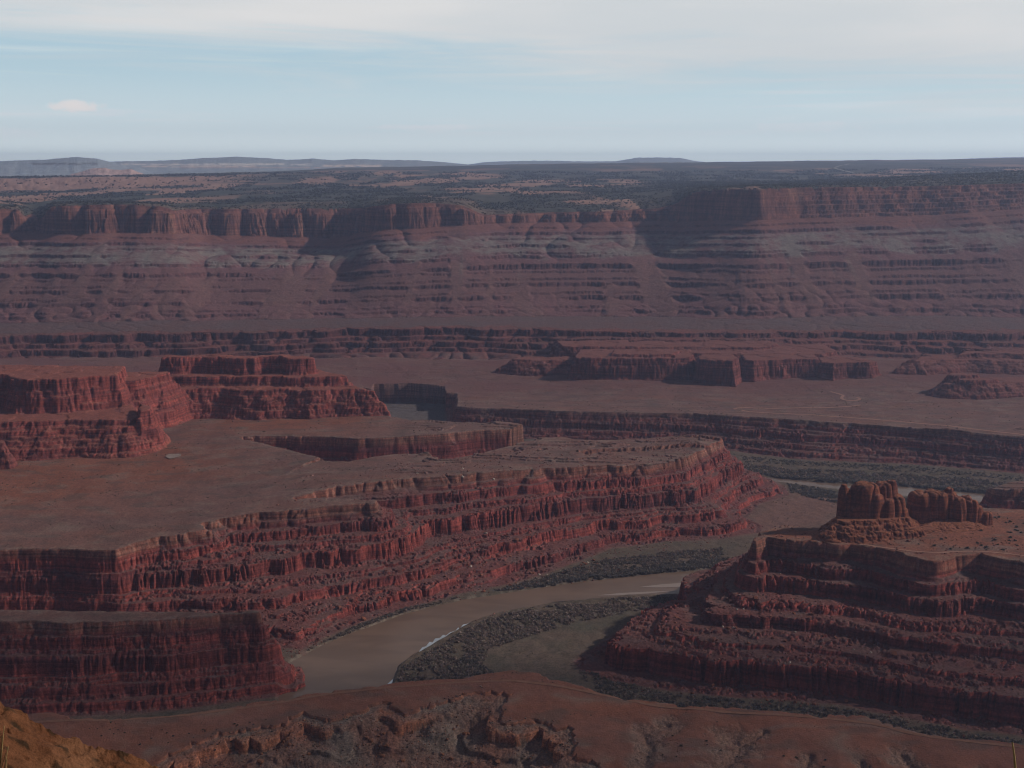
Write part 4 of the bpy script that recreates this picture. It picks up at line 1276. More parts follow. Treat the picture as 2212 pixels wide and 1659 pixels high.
M_HILL = rock_mat('distant_hill_ground', 0.03, 0.15, grain=0.2)
HILL_HAZE = [(0.34, 0.39, 0.42), (0.44, 0.46, 0.47)]  # lightened and blued: the haze of distance is painted into the hills
hills('hills', [(-500, 352), (-200, 350), (0, 347.5), (60, 345.5), (100, 344.5), (135, 341), (165, 338.5), (190, 341), (210, 342), (232, 348), (262, 355), (300, 362), (330, 372)], 13500, 392, 2300, HILL_HAZE, 700,
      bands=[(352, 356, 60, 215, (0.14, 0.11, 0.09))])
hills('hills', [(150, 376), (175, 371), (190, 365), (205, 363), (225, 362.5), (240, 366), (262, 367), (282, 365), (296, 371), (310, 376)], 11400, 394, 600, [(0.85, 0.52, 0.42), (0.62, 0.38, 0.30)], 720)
hills('hills', [(200, 350), (262, 348), (340, 347), (400, 344), (440, 341), (475, 340), (510, 338), (540, 339.5), (580, 341.5), (620, 345), (650, 344), (675, 342), (720, 346), (745, 344.5), (770, 343), (830, 345), (900, 346), (960, 350), (1000, 354), (1060, 360)], 15500, 376, 2500, HILL_HAZE, 740,
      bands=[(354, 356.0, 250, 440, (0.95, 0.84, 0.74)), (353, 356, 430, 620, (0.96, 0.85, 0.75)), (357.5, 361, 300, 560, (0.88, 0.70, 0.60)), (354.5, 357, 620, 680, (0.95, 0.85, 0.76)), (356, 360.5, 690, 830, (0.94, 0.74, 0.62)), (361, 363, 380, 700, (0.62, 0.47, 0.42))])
hills('hills', [(980, 360), (1020, 354), (1045, 350), (1080, 348.5), (1140, 347), (1200, 347), (1260, 348.5), (1330, 348), (1350, 345), (1372, 340.5), (1420, 339.8), (1470, 341), (1500, 347), (1540, 352), (1600, 356)], 18500, 364, 2500, HILL_HAZE, 760)
hills('hills', [(1980, 349), (2060, 344), (2120, 341), (2180, 339.5), (2260, 338), (2400, 337), (2700, 338)], 18000, 356, 2500, HILL_HAZE, 780)

# ------------------------------------------------------------------ vegetation
def tuft_cloud(P, size, n, seed, cols, flat=0.8, squash=1.0):
    """many small leaf clumps: for each place, n little quads spread through a low rounded volume"""
    r = np.random.RandomState(seed)
    N = len(P)
    d = r.normal(size=(N, n, 3))
    d /= np.linalg.norm(d, axis=-1, keepdims=True)
    d *= (r.rand(N, n, 1) ** 0.4)
    d[..., 2] = np.abs(d[..., 2]) * flat * 1.6
    c = P[:, None, :] + d * size[:, None, None]
    a = r.normal(size=(N, n, 3)) * (size[:, None, None] * 0.30)
    b = r.normal(size=(N, n, 3)) * (size[:, None, None] * 0.30)
    a[..., 2] *= squash
    V = np.stack([c - a - b, c + a - b, c + a + b, c - a + b], 2).reshape(-1, 3)
    q = np.arange(len(V)).reshape(-1, 4)
    cc = np.array(cols, np.float32)
    pick = r.randint(0, len(cols), size=N)
    colr = cc[pick][:, None, :] * (0.75 + 0.5 * r.rand(N, 1, 1)) * (0.85 + 0.3 * r.rand(N, n, 1))
    colr = np.repeat(colr[:, :, None, :], 4, 2).reshape(-1, 3)
    return V.astype(np.float32), q, colr


M_LEAF, kk_ = new_mat('dry_brush')
at_ = kk_.new('ShaderNodeAttribute', attribute_name='ground_colour')
nz_ = kk_.noise(kk_.new('ShaderNodeNewGeometry').outputs['Position'], 0.4, 3.0, 0.6)
lc_ = kk_.mix(kk_.ramp(nz_, 0.3, 0.7, 0.0, 0.5), at_.outputs['Color'], (0.15, 0.12, 0.10, 1))
lb_ = P_bsdf(kk_, lc_, 0.9, 0.1)
lt_ = kk_.new('ShaderNodeBsdfTranslucent')
kk_.l.new(lc_, lt_.inputs[0])
lm_ = kk_.new('ShaderNodeMixShader')
lm_.inputs[0].default_value = 0.42
kk_.l.new(lb_.outputs[0], lm_.inputs[1])
kk_.l.new(lt_.outputs[0], lm_.inputs[2])
kk_.l.new(lm_.outputs[0], [n_ for n_ in kk_.n if n_.type == 'OUTPUT_MATERIAL'][0].inputs[0])

rs = np.random.RandomState(5)


def scatter(pts, n, seed, z=-600.0):
    pg = poly([(a, b, z) for a, b in pts])
    r = np.random.RandomState(seed)
    lo, hi = pg.min(0), pg.max(0)
    out = np.zeros((0, 2), np.float32)
    while len(out) < n:
        c = (lo + (hi - lo) * r.rand(n * 2, 2)).astype(np.float32)
        out = np.concatenate([out, c[inside(c[:, 0], c[:, 1], pg)]])
    return out[:n]


GREY = [(0.31, 0.225, 0.195), (0.36, 0.26, 0.22), (0.27, 0.20, 0.18), (0.29, 0.245, 0.19)]
TEAL = [(0.165, 0.145, 0.134), (0.20, 0.168, 0.152), (0.14, 0.126, 0.120)]
thk = [  # outline, how many, size, colours, wispy
    ([(862, 1474), (868, 1446), (905, 1418), (970, 1384), (1030, 1350), (1090, 1330), (1200, 1306), (1330, 1294), (1455, 1290), (1470, 1306), (1380, 1320), (1250, 1345), (1150, 1372), (1060, 1400), (1042, 1432), (1060, 1470), (960, 1500)], 2400, 2.3, GREY),
    ([(1000, 1420), (1040, 1405), (1042, 1440), (1100, 1470), (960, 1490), (950, 1460)], 420, 2.0, TEAL),
    ([(1060, 1277), (1110, 1264), (1200, 1240), (1280, 1215), (1400, 1196), (1560, 1185), (1570, 1225), (1400, 1234), (1250, 1252), (1110, 1274)], 1300, 2.2, GREY + TEAL),
    ([(1150, 1268), (1210, 1252), (1300, 1238), (1420, 1222), (1575, 1205), (1575, 1226), (1400, 1238), (1250, 1256)], 700, 2.6, TEAL),
    ([(664, 1404), (760, 1356), (870, 1316), (960, 1296), (1000, 1290), (870, 1324), (760, 1364), (700, 1388), (662, 1410)], 260, 1.6, GREY + TEAL),
    ([(1250, 1448), (1340, 1476), (1458, 1497), (1543, 1508), (1700, 1519), (1816, 1530), (1900, 1548), (2212, 1600), (2212, 1640), (1600, 1600), (1300, 1520)], 1700, 2.1, TEAL + GREY),
    ([(1600, 1000), (1700, 1012), (1900, 1022), (2100, 1036), (2212, 1048), (2400, 1066), (2400, 1100), (2212, 1072), (2100, 1060), (1940, 1046), (1780, 1038), (1690, 1030), (1590, 1018)], 1500, 3.0, TEAL + GREY),
    ([(1600, 1016), (1690, 1026), (1780, 1035), (1940, 1045), (2128, 1062), (2212, 1070), (2400, 1090), (2400, 1095), (2212, 1074), (2128, 1066), (1940, 1049), (1780, 1042), (1690, 1033)], 800, 2.8, TEAL),
    ([(1700, 1044), (1790, 1058), (1900, 1074), (2128, 1090), (2128, 1110), (1900, 1100), (1800, 1085), (1710, 1066)], 900, 2.8, TEAL),
    ([(1600, 985), (1750, 998), (1950, 1006), (2212, 1030), (2400, 1046), (2400, 1060), (2100, 1030), (1800, 1010), (1600, 998)], 420, 2.2, TEAL),
]
VV, QQ, CCC = [], [], []
off = 0
for i, (pts, n, size, cols) in enumerate(thk):
    p2 = scatter(pts, int(n * 2.7), 50 + i)
    keep = RA.at(d_riv_r, p2[:, 0], p2[:, 1]) > 1.0
    keep &= fbm(p2[:, 0] / 26, p2[:, 1] / 26, 2, 320 + i) > -0.28
    p2 = p2[keep]
    zz_ = ground(p2[:, 0], p2[:, 1])
    P3 = np.c_[p2, zz_ - 0.1].astype(np.float32)
    szs = 0.78 * size * (0.4 + 0.85 * rs.rand(len(P3)) ** 1.5)
    v, q, cc = tuft_cloud(P3, szs, 18, 70 + i, cols, 0.9)
    VV.append(v)
    QQ.append(q + off)
    CCC.append(cc)
    off += len(v)
o = raw_object('river_thicket', np.concatenate(VV), np.concatenate(QQ), M_LEAF, np.concatenate(CCC), 'stuff')
tag(o, 'dull grey and dark green brush crowding the river banks', 'brush')

# juniper on the plateau: far past counting
r = np.random.RandomState(9)
n = 60000
yy = 4150 * np.exp(r.rand(n) * math.log(9000 / 4150))
uu = r.uniform(-0.47, 0.47, n)
xx = uu * yy
ri = np.clip(np.searchsorted(YROW, yy), 0, NR - 1)
ci = np.clip(np.searchsorted(UCOL, uu), 0, NC - 1)
colat = COL[ri, ci]
ok = (REG[ri, ci] == 4) & ((colat[:, 0] < 0.22) | (r.rand(n) < 0.22))
ok &= (fbm(xx / 260, yy / 420, 3, 330) + 0.25 * ((xx > 480) & (yy < 6800)) + 0.1 * (yy < 4900) > -0.05)
xx, yy = xx[ok], yy[ok]
P3 = np.c_[xx, yy, ground(xx, yy) - 0.3].astype(np.float32)
v, q, cc = tuft_cloud(P3, (2.4 + 2.2 * r.rand(len(P3))) * np.clip(yy / 4600, 1, 1.6), 7, 91, [(0.036, 0.044, 0.030), (0.046, 0.052, 0.036), (0.032, 0.038, 0.030)], 0.8)
o = raw_object('juniper_woodland', v, q, M_LEAF, cc, 'stuff')
tag(o, 'dark juniper scrub scattered over the plateau', 'scrub')

# single shrubs one can tell apart on the near hill and on the right bench
def shrub_mesh(seed):
    P = np.zeros((1, 3), np.float32)
    v, q, cc = tuft_cloud(P, np.array([1.0]), 60, seed, [(0.10, 0.098, 0.080)], 0.7)
    me_o = raw_object('shrub', v, q, M_LEAF, cc)
    return me_o


protos = [shrub_mesh(s) for s in (1, 2, 3)]
used = [False] * 3


def place(protos, used, i, name, loc, scale, rot, label, cat, group):
    k_ = i % len(protos)
    o = protos[k_]
    if used[k_]:
        o = o.copy()
        C.objects.link(o)
    used[k_] = True
    o.location = loc
    o.scale = scale
    o.rotation_euler = rot
    tag(o, label, cat, group)
    return o


r = np.random.RandomState(12)
cnt = 0
areas = [([(520, 1562), (700, 1560), (900, 1545), (1080, 1535), (1230, 1590), (1230, 1655), (420, 1655), (420, 1600)], 70, -514, 'small dark shrub among the rubble of the near hollow', 'shrubs in the near hollow', 0.6),
         ([(200, 1556), (420, 1556), (620, 1545), (560, 1600), (400, 1612), (260, 1600), (180, 1575)], 45, -508, 'small dark shrub on the grey slope behind the foreground outcrop', 'shrubs behind the outcrop', 0.55),
         ([(2000, 1130), (2212, 1110), (2212, 1190), (2000, 1185), (1960, 1165)], 60, -479, 'tiny dark shrub dotted over the orange flat beside the sandstone knobs', 'shrubs on the orange flat', 1.25),
         ([(1380, 1600), (1440, 1560), (1620, 1600), (1750, 1620), (1880, 1620), (1880, 1655), (1350, 1655)], 18, -514, 'small dark shrub along a stony wash on the near hill', 'shrubs along the near washes', 0.7)]
for pts, n, z_, lab, grp, sz in areas:
    p2 = scatter(pts, n, 400 + cnt, z_)
    for x, y in p2:
        s_ = sz * r.uniform(0.6, 1.4)
        place(protos, used, cnt, 'shrub', (x, y, float(ground(x, y)[0]) - 0.1), (s_, s_, s_ * r.uniform(0.7, 1.0)), (0, 0, r.uniform(0, 6.28)), lab, 'shrub', grp)
        cnt += 1

# ------------------------------------------------------------------ loose boulders
def boulder_mesh(seed, mat):
    import bmesh
    bm = bmesh.new()
    bmesh.ops.create_icosphere(bm, subdivisions=3, radius=1.0)
    r = np.random.RandomState(seed)
    planes = r.normal(size=(9, 3))
    planes /= np.linalg.norm(planes, axis=1, keepdims=True)
    offs = r.uniform(0.45, 0.85, 9)
    for vtx in bm.verts:
        p = np.array(vtx.co)
        for nrm, of in zip(planes, offs):
            dd = p @ nrm - of
            if dd > 0:
                p = p - nrm * dd * 0.92
        p *= 1 + 0.05 * math.sin(7 * p[0] + seed) * math.cos(6 * p[1])
        vtx.co = p
    me = bpy.data.meshes.new('boulder')
    bm.to_mesh(me)
    bm.free()
    me.materials.append(mat)
    o = bpy.data.objects.new('boulder', me)
    C.objects.link(o)
    return o


M_BRED = rock_mat('red_boulder_rock', 2.0, 0.3, base=(0.22, 0.082, 0.052, 1))
M_BPALE = rock_mat('pale_boulder_rock', 2.0, 0.2, base=(0.46, 0.38, 0.32, 1))
M_BORG = rock_mat('orange_boulder_rock', 2.0, 0.3, base=(0.27, 0.115, 0.066, 1))
pr_ = [boulder_mesh(s, M_BRED) for s in (1, 2, 3, 4)]
pp_ = [boulder_mesh(s, M_BPALE) for s in (5, 6)]
po_ = [boulder_mesh(s, M_BORG) for s in (7, 8, 9)]
pp2_ = [boulder_mesh(s, rock_mat('grey_tan_stone', 3.0, 0.2, base=(0.30, 0.22, 0.18, 1))) for s in (11, 12, 13)]
up2 = [False] * 3
ur, up, uo = [False] * 4, [False] * 2, [False] * 3
cnt = 0
r = np.random.RandomState(31)
ba = [([(760, 1250), (1000, 1170), (1300, 1130), (1300, 1165), (1050, 1250), (880, 1305), (700, 1370), (640, 1370)], 60, -565, pr_, ur, (1.2, 3.0), 'red sandstone boulder on the slope above the left river bank', 'boulders above the left bank'),
      ([(1480, 1300), (1700, 1330), (1950, 1420), (2150, 1480), (2150, 1530), (1700, 1470), (1400, 1420)], 80, -560, pr_, ur, (1.2, 3.2), 'red sandstone boulder on the terraces below the right bench', 'boulders below the right bench'),
      ([(900, 1050), (1200, 1045), (1460, 1050), (1400, 1130), (900, 1160)], 9, -520, pp_, up, (1.6, 2.8), 'pale boulder fallen on the terraced cliff of the left bench', 'pale boulders on the left terraces'),
      ([(1550, 1290), (1800, 1330), (2000, 1400), (1700, 1400), (1500, 1350)], 10, -545, pp_, up, (1.2, 2.0), 'pale boulder fallen on the terraces of the right bench', 'pale boulders on the right terraces'),
      ([(430, 1625), (560, 1600), (760, 1580), (1000, 1555), (1100, 1600), (1060, 1655), (420, 1655)], 46, -517, po_, uo, (0.9, 2.6), 'orange sandstone block on the ledges of the near hollow', 'orange blocks in the near hollow'),
      ([(520, 1585), (700, 1560), (880, 1545), (1040, 1510), (1090, 1560), (1230, 1575), (1235, 1655), (430, 1655)], 50, -516, pp2_, up2, (0.4, 1.0), 'grey tan stone in the rubble of the near hollow', 'stones in the near hollow'),
      ([(1340, 1650), (1400, 1565), (1450, 1555), (1640, 1590), (1640, 1650)], 26, -513, pp2_, up2, (0.35, 0.8), 'grey tan stone in the washes on the near hill', 'stones in the near washes'),
      ([(1700, 1610), (1790, 1600), (1880, 1610), (2020, 1625), (2020, 1655), (1700, 1655)], 22, -513, pp2_, up2, (0.35, 0.8), 'grey tan stone on the washes of the near hill farther right', 'stones in the farther washes'),
      ([(1840, 1140), (1990, 1130), (2000, 1160), (1880, 1168)], 18, -474, pr_, ur, (1.2, 2.8), 'red block tumbled at the foot of the tall sandstone knob', 'blocks below the tall knob')]
for pts, n, z_, ps, us_, (s0, s1_), lab, grp in ba:
    p2 = scatter(pts, n, 500 + cnt, z_)
    for x, y in p2:
        s_ = r.uniform(s0, s1_) * (1.0 if r.rand() > 0.12 else 1.5)
        place(ps, us_, cnt, 'boulder', (x, y, float(ground(x, y)[0]) + 0.25 * s_), (s_ * r.uniform(0.8, 1.3), s_, s_ * r.uniform(0.6, 0.9)), (r.uniform(-.3, .3), r.uniform(-.3, .3), r.uniform(0, 6.28)), lab, 'boulder', grp)
        cnt += 1

# loose rubble and low scrub: past counting
def block_cloud(P, size, seed, colr):
    r = np.random.RandomState(seed)
    N = len(P)
    cube = np.array([(-1, -1, -1), (1, -1, -1), (1, 1, -1), (-1, 1, -1), (-1, -1, 1), (1, -1, 1), (1, 1, 1), (-1, 1, 1)], np.float32) * 0.5
    fq = np.array([(0, 3, 2, 1), (4, 5, 6, 7), (0, 1, 5, 4), (1, 2, 6, 5), (2, 3, 7, 6), (3, 0, 4, 7)])
    V = np.repeat(cube[None], N, 0) * (1 + 0.5 * r.uniform(-1, 1, (N, 8, 3)))
    V = V * size[:, None, None] * np.stack([r.uniform(.7, 1.4, N), r.uniform(.7, 1.4, N), r.uniform(.4, .9, N)], -1)[:, None]
    a = r.uniform(0, 6.28, N)
    ca, sa = np.cos(a)[:, None], np.sin(a)[:, None]
    x, y = V[..., 0] * ca - V[..., 1] * sa, V[..., 0] * sa + V[..., 1] * ca
    V = np.stack([x, y, V[..., 2] + 0.25 * x * r.uniform(-1, 1, N)[:, None]], -1) + P[:, None]
    q = (fq[None] + 8 * np.arange(N)[:, None, None]).reshape(-1, 4)
    c = np.array(colr, np.float32)[r.randint(0, len(colr), N)] * r.uniform(0.7, 1.3, (N, 1))
    return V.reshape(-1, 3).astype(np.float32), q, np.repeat(c, 8, 0)


M_RUB = rock_mat('loose_stone', 2.5, 0.2, grain=0.25)
VV, QQ, CCC, off = [], [], [], 0
for i, (pts, n, z_, s0, s1_, cols) in enumerate((
        ([(430, 1600), (560, 1580), (700, 1556), (880, 1545), (1040, 1502), (1090, 1552), (1230, 1570), (1240, 1690), (350, 1690)], 5200, -516, 0.3, 1.3, [(0.24, 0.105, 0.07), (0.21, 0.155, 0.125), (0.30, 0.125, 0.075), (0.17, 0.09, 0.07)]),
        ([(1360, 1690), (1380, 1560), (1450, 1552), (1480, 1600), (1430, 1690)], 420, -512, 0.25, 0.8, [(0.24, 0.15, 0.115), (0.19, 0.10, 0.075)]),
        ([(1540, 1690), (1560, 1590), (1640, 1575), (1630, 1620), (1600, 1690)], 300, -512, 0.25, 0.8, [(0.24, 0.15, 0.115), (0.19, 0.10, 0.075)]),
        ([(1700, 1690), (1730, 1620), (1800, 1620), (2060, 1620), (2080, 1690)], 420, -512, 0.25, 0.7, [(0.24, 0.15, 0.115), (0.19, 0.10, 0.075)]),
        ([(640, 1370), (520, 1200), (820, 1095), (1300, 1020), (1480, 1000), (1560, 1165), (1320, 1185), (1000, 1285)], 5200, -555, 0.7, 2.0, [(0.23, 0.075, 0.058), (0.18, 0.065, 0.055), (0.26, 0.11, 0.085)]),
        ([(300, 1260), (520, 1180), (700, 1280), (640, 1400), (400, 1320)], 1300, -550, 0.7, 1.9, [(0.23, 0.075, 0.058), (0.18, 0.065, 0.055)]),
        ([(1450, 1300), (1600, 1210), (2212, 1260), (2400, 1300), (2400, 1560), (1800, 1470), (1300, 1420)], 4200, -540, 0.6, 1.7, [(0.20, 0.07, 0.055), (0.16, 0.06, 0.05), (0.22, 0.12, 0.095)]))):
    p2 = scatter(pts, n, 700 + i, z_)
    keep = fbm(p2[:, 0] / 30, p2[:, 1] / 30, 2, 420) > -0.12
    p2 = p2[keep]
    rr_ = np.random.RandomState(720 + i)
    sz = s0 + (s1_ - s0) * rr_.rand(len(p2)) ** 2.2
    v, q, cc = block_cloud(np.c_[p2, ground(p2[:, 0], p2[:, 1]) + 0.15 * sz], sz, 740 + i, cols)
    VV.append(v)
    QQ.append(q + off)
    CCC.append(cc)
    off += len(v)
o = raw_object('rubble', np.concatenate(VV), np.concatenate(QQ), M_RUB, np.concatenate(CCC), 'stuff')
tag(o, 'loose broken rock strewn over the slopes and the near hollow', 'rubble')

rr_ = np.random.RandomState(760)
n = 42000
uu = rr_.uniform(-0.47, 0.47, n)
yy = 1000 * np.exp(rr_.rand(n) * math.log(3.1))
xx = uu * yy
ri = np.clip(np.searchsorted(YROW, yy), 0, NR - 1)
ci = np.clip(np.searchsorted(UCOL, uu), 0, NC - 1)
zg = ground(xx, yy)
flat_ok = np.abs(ground(xx, yy + 4) - zg) < 1.2
ok = flat_ok & (REG[ri, ci] <= 2) & (RA.at(d_riv_r, xx, yy) > 3)
ok &= fbm(xx / 70, yy / 45, 3, 430) + 0.15 * (rr_.rand(n) - 0.5) > 0.10 + 0.12 * (yy < 1180)
xx, yy, zg = xx[ok], yy[ok], zg[ok]
v, q, cc = tuft_cloud(np.c_[xx, yy, zg - 0.05].astype(np.float32), (0.35 + 0.65 * rr_.rand(len(xx)) ** 2) * np.clip(yy / 1600, 0.6, 1.4), 8, 761, [(0.12, 0.108, 0.085), (0.10, 0.095, 0.078), (0.15, 0.12, 0.095)], 0.7)
o = raw_object('desert_scrub', v, q, M_LEAF, cc, 'stuff')
tag(o, 'low sparse scrub dotted over the benches and flats', 'scrub')

# puddle in the flat under the left mesa
th = np.linspace(0, 2 * np.pi, 40, endpoint=False)
gx, gy = G(374, 988, -502.5)
pz = float(ground(gx, gy)[0])
rr = 1 + 0.12 * np.sin(3 * th) + 0.08 * np.cos(5 * th + 1)
v = np.stack([gx + 13 * rr * np.cos(th), gy + 16 * rr * np.sin(th), np.full(40, pz + 0.8)], -1)
o = raw_object('puddle', v, np.arange(40)[None], soil_mat('pale_dry_mud', (0.22, 0.16, 0.13), (0.32, 0.25, 0.22), 0.15))
tag(o, 'small pale oval puddle on the flat beside the left mesa', 'puddle')

# ------------------------------------------------------------------ outcrop close to the viewer
SKY_R = [(-160, 1440), (-60, 1488), (0, 1505), (22, 1516), (42, 1530), (62, 1541), (66, 1552), (90, 1562), (98, 1574), (130, 1582), (150, 1592), (170, 1600), (178, 1610), (222, 1612), (262, 1620), (286, 1632), (316, 1646), (345, 1660), (380, 1690), (440, 1740), (560, 1830)]
nx_, ny_ = 520, 300
pxs = np.linspace(-160, 560, nx_)
pys = np.interp(pxs, [p[0] for p in SKY_R], [p[1] for p in SKY_R])
pyn = 4.0 * perlin(pxs / 22, pxs * 0, 350) + 2.0 * perlin(pxs / 8, pxs * 0, 351)
ks_ = np.exp(-(np.arange(-40, 41) / 16.0) ** 2)
pyb = np.convolve(np.pad(pys, 40, 'edge'), ks_ / ks_.sum(), 'valid')
pyn = pyn + pys - pyb
pys = pyb
Yc_ = 10.2
ys_ = np.concatenate([np.linspace(6.0, Yc_, 230), np.linspace(Yc_ + 0.02, 11.6, 70)])
uu_ = np.array([ucol(a, 1580) for a in pxs])
zc_ = np.array([slope(p) for p in pys]) * Yc_
Xr = uu_[None] * ys_[:, None]
Yr = np.repeat(ys_[:, None], nx_, 1)
dyc = ys_[:, None] - Yc_
Zr = zc_[None] + np.where(dyc < 0, dyc * 0.16 - 0.10 * dyc ** 2 * 0.4, -dyc * 2.6)
Zr = Zr - (pyn / F * 1.05 * Yc_)[None] * np.exp(-(dyc / 0.10) ** 2)
bend = sst(0, 0.5, -dyc)
Zr = Zr + bend * (0.13 * fbm(Xr / 0.9, Yr / 0.9, 3, 352)) + 0.05 * fbm(Xr / 0.4, Yr / 0.4, 3, 354) + 0.03 * fbm(Xr / 0.14, Yr / 0.14, 3, 353) - 0.07 * sst(0.45, 0.8, perlin(Xr / 0.33, Yr / 0.24, 356)) - 0.03 * sst(0.4, 0.8, perlin(Xr / 0.13, Yr / 0.1, 357))
crk = np.exp(-((Yr - 8.7 - 0.5 * Xr * 0.1 - 0.12 * perlin(Xr / 0.6, Xr * 0, 358)) / 0.03) ** 2)
Zr = Zr - 0.06 * crk
cr_ = mixc(np.broadcast_to(pal(0.165, 0.068, 0.033), Xr.shape + (3,)), pal(0.125, 0.045, 0.021), np.clip(0.5 + 1.0 * fbm(Xr / 0.5, Yr / 0.5, 3, 360), 0, 1).astype(np.float32))
cr_ = mixc(cr_, pal(0.215, 0.098, 0.050), sst(0.1, 0.5, fbm(Xr / 0.9 + 5, Yr / 0.9, 2, 363)).astype(np.float32) * 0.6)
cr_ = mixc(cr_, pal(0.035, 0.022, 0.013), sst(0.36, 0.66, perlin(Xr / 0.20, Yr / 0.13, 365) + 0.25 * perlin(Xr / 0.06, Yr / 0.05, 366)).astype(np.float32) * 0.85)
M_OUT, k = new_mat('gritty_orange_rock')
geo = k.new('ShaderNodeNewGeometry')
g1_ = k.noise(geo.outputs['Position'], 9.0, 6.0, 0.72)
g2_ = k.noise(geo.outputs['Position'], 60.0, 4.0, 0.7)
at_ = k.new('ShaderNodeAttribute', attribute_name='ground_colour')
f_ = k.math('MULTIPLY', k.ramp(g1_, 0.25, 0.75, 0.62, 1.38), k.ramp(g2_, 0.3, 0.7, 0.8, 1.2))
cc_ = k.new('ShaderNodeCombineColor')
for i_ in range(3):
    k.l.new(f_, cc_.inputs[i_])
P_bsdf(k, k.mix(1.0, at_.outputs['Color'], cc_.outputs[0], 'MULTIPLY'), 0.95, 0.1, bump(k, k.math('ADD', g1_, k.math('MULTIPLY', g2_, 0.3)), 0.05, 0.9))
o = grid_object('rock_outcrop', Xr.astype(np.float32), Yr.astype(np.float32), Zr.astype(np.float32), cr_, np.ones((ny_ - 1, nx_ - 1), bool), M_OUT, None, False)
tag(o, 'gritty orange-brown rock outcrop close by in the lower left corner', 'rock')


def outcrop_z(x, y):
    i = int(np.argmin(np.abs(ys_ - y)))
    return float(np.interp(x / y, uu_, Zr[i]))


M_CHIP = [soil_mat('pale_chip', (0.45, 0.40, 0.33), (0.60, 0.56, 0.48), 30), soil_mat('orange_chip', (0.36, 0.20, 0.09), (0.45, 0.28, 0.14), 30)]
pc_ = [boulder_mesh(s, M_CHIP[0]) for s in (21, 22)] + [boulder_mesh(s, M_CHIP[1]) for s in (23,)]
for p in pc_:
    p.name = 'stone_chip'
uc = [False] * 3
r = np.random.RandomState(77)
for i in range(34):
    px, py = r.uniform(10, 100), r.uniform(1625, 1659)
    y = 8.15 + (1659 - py) * 0.012 + r.uniform(-.05, .05)
    x = ucol(px, py) * y
    s_ = r.uniform(0.014, 0.040)
    place(pc_, uc, i, 'stone_chip', (x, y, outcrop_z(x, y) + s_ * 0.3), (s_ * 1.3, s_, s_ * 0.6), (r.uniform(-.4, .4), r.uniform(-.4, .4), r.uniform(0, 6)), 'small pale or orange stone chip lying on the foreground outcrop', 'stone chip', 'stone chips on the outcrop')


def blade(name, pts, r0_, r1_, mat, parent=None):
    """thin tapering stalk through the given points"""
    P = np.array(pts, float)
    tt = np.linspace(0, 1, len(P))
    t2 = np.linspace(0, 1, 24)
    Q = np.stack([np.interp(t2, tt, P[:, i]) for i in range(3)], -1)
    kk = np.array([.25, .5, .25])
    for _ in range(4):
        Q[1:-1] = Q[:-2] * .25 + Q[1:-1] * .5 + Q[2:] * .25
    V = []
    for i, p in enumerate(Q):
        rd = r0_ + (r1_ - r0_) * t2[i]
        for j in range(6):
            a_ = j * math.pi / 3
            V.append((p[0] + rd * math.cos(a_), p[1] + rd * math.sin(a_), p[2]))
    idx = np.arange(24 * 6).reshape(24, 6)
    q = np.stack([idx[:-1], np.roll(idx[:-1], -1, 1), np.roll(idx[1:], -1, 1), idx[1:]], -1).reshape(-1, 4)
    return raw_object(name, np.array(V), q, mat, None, None, True, parent)


M_STRAW = soil_mat('dry_straw', (0.36, 0.25, 0.10), (0.46, 0.34, 0.16), 20)


def at_px(px, py, Y):
    return (ucol(px, py) * Y, Y, slope(py) * Y)


gz = -2.15
b0 = at_px(2195, 1700, 2.9)
o = blade('grass_stalk', [(b0[0] + 0.02, 2.9, gz), at_px(2196, 1720, 2.9), at_px(2193, 1659, 2.9), at_px(2191, 1632, 2.9), at_px(2187, 1604, 2.9)], 0.0055, 0.0022, M_STRAW)
tag(o, 'single yellow dry grass stalk poking up in the lower right corner', 'grass stalk')
tu = bpy.data.objects.new('grass_tuft', None)
C.objects.link(tu)
tb = at_px(2, 1700, 2.9)
tu.location = (tb[0], 2.9, gz)
tag(tu, 'thin straw-coloured grass blades in front of the outcrop at the left edge', 'grass tuft')
for (p0, p1, p2, rd) in (((-6, 1720), (2, 1640), (9, 1568), 0.0022), ((4, 1720), (8, 1665), (18, 1612), 0.002), ((-4, 1720), (-2, 1660), (4, 1590), 0.002), ((8, 1720), (11, 1680), (15, 1640), 0.0018), ((-10, 1720), (0, 1670), (13, 1625), 0.0018)):
    q = [at_px(*p0, 2.9), at_px(*p1, 2.9), at_px(*p2, 2.9)]
    q = [(tb[0] + 0.3 * (q[0][0] - tb[0]), 2.9, gz)] + q
    q = [(a - tb[0], b - 2.9, c - gz) for a, b, c in q]
    blade('blade', q, rd * 1.3, rd * 0.5, M_STRAW, tu)

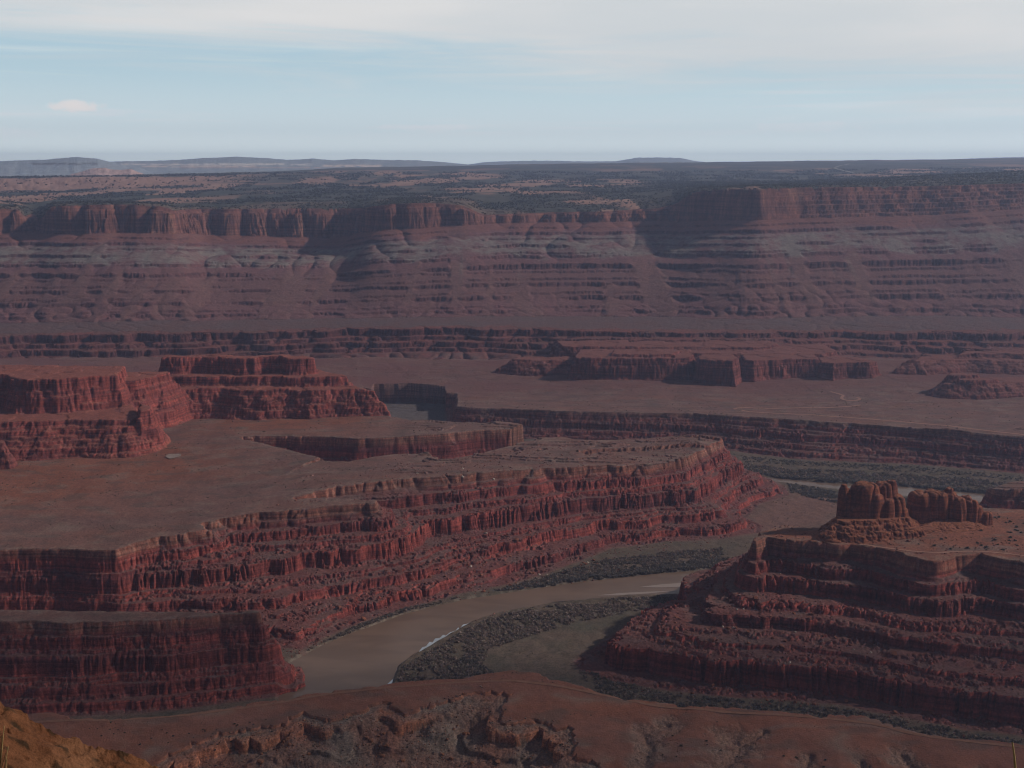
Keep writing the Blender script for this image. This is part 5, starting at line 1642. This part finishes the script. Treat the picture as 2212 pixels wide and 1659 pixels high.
# ------------------------------------------------------------------ the air
HAZE = 6.0e-5
m, k = new_mat('dusty_blue_air')
pv_ = k.new('ShaderNodeVolumePrincipled')
pv_.inputs['Color'].default_value = (0.54, 0.67, 1.0, 1)
pv_.inputs['Density'].default_value = HAZE
pv_.inputs['Anisotropy'].default_value = 0.55
ou = k.new('ShaderNodeOutputMaterial')
k.l.new(pv_.outputs[0], ou.inputs['Volume'])
xa, ya, zl, zh = 16000, 20800, -1500.0, 265.0
v = np.array([(-xa, -2000, zl), (xa, -2000, zl), (xa, ya, zl), (-xa, ya, zl), (-xa, -2000, zh), (xa, -2000, zh), (xa, ya, zh), (-xa, ya, zh)], np.float32)
q = np.array([(0, 3, 2, 1), (4, 5, 6, 7), (0, 1, 5, 4), (1, 2, 6, 5), (2, 3, 7, 6), (3, 0, 4, 7)])
raw_object('haze', v, q, m, None, 'stuff')

# ------------------------------------------------------------------ an unseen cloud added towards the sun to shade the near part of the canyon
m, k = new_mat('thin_cloud')
df_ = k.new('ShaderNodeBsdfDiffuse')
df_.inputs[0].default_value = (0.8, 0.8, 0.82, 1)
tr_ = k.new('ShaderNodeBsdfTransparent')
mx_ = k.new('ShaderNodeMixShader')
cn_ = k.noise(k.new('ShaderNodeNewGeometry').outputs['Position'], 0.0035, 4.0, 0.6)
k.l.new(k.ramp(cn_, 0.35, 0.65, 0.18, 0.42), mx_.inputs[0])
k.l.new(tr_.outputs[0], mx_.inputs[1])
k.l.new(df_.outputs[0], mx_.inputs[2])
k.l.new(mx_.outputs[0], k.new('ShaderNodeOutputMaterial').inputs[0])
up = 1500.0 + 500.0
sh = Vector((150, 960, -500)) + sd * (up / sd.z)
th, ph = np.meshgrid(np.linspace(0, 2 * np.pi, 96, endpoint=False), np.linspace(-np.pi / 2, np.pi / 2, 40))
rx_ = 1 + 0.20 * perlin(3 * np.cos(th) + 5, 3 * np.sin(th) + 2 * ph, 500) + 0.08 * perlin(8 * np.cos(th), 8 * np.sin(th) + 5 * ph, 501)
v = np.stack([sh.x + 1500 * rx_ * np.cos(ph) * np.cos(th), sh.y + 390 * rx_ * np.cos(ph) * np.sin(th), sh.z + np.where(ph > 0, 130, 40) * rx_ * np.sin(ph)], -1)
idx = np.arange(40 * 96).reshape(40, 96)
q = np.stack([idx[:-1], np.roll(idx[:-1], -1, 1), np.roll(idx[1:], -1, 1), idx[1:]], -1).reshape(-1, 4)
raw_object('shade_cloud', v.reshape(-1, 3), q, m, None, 'structure', True)
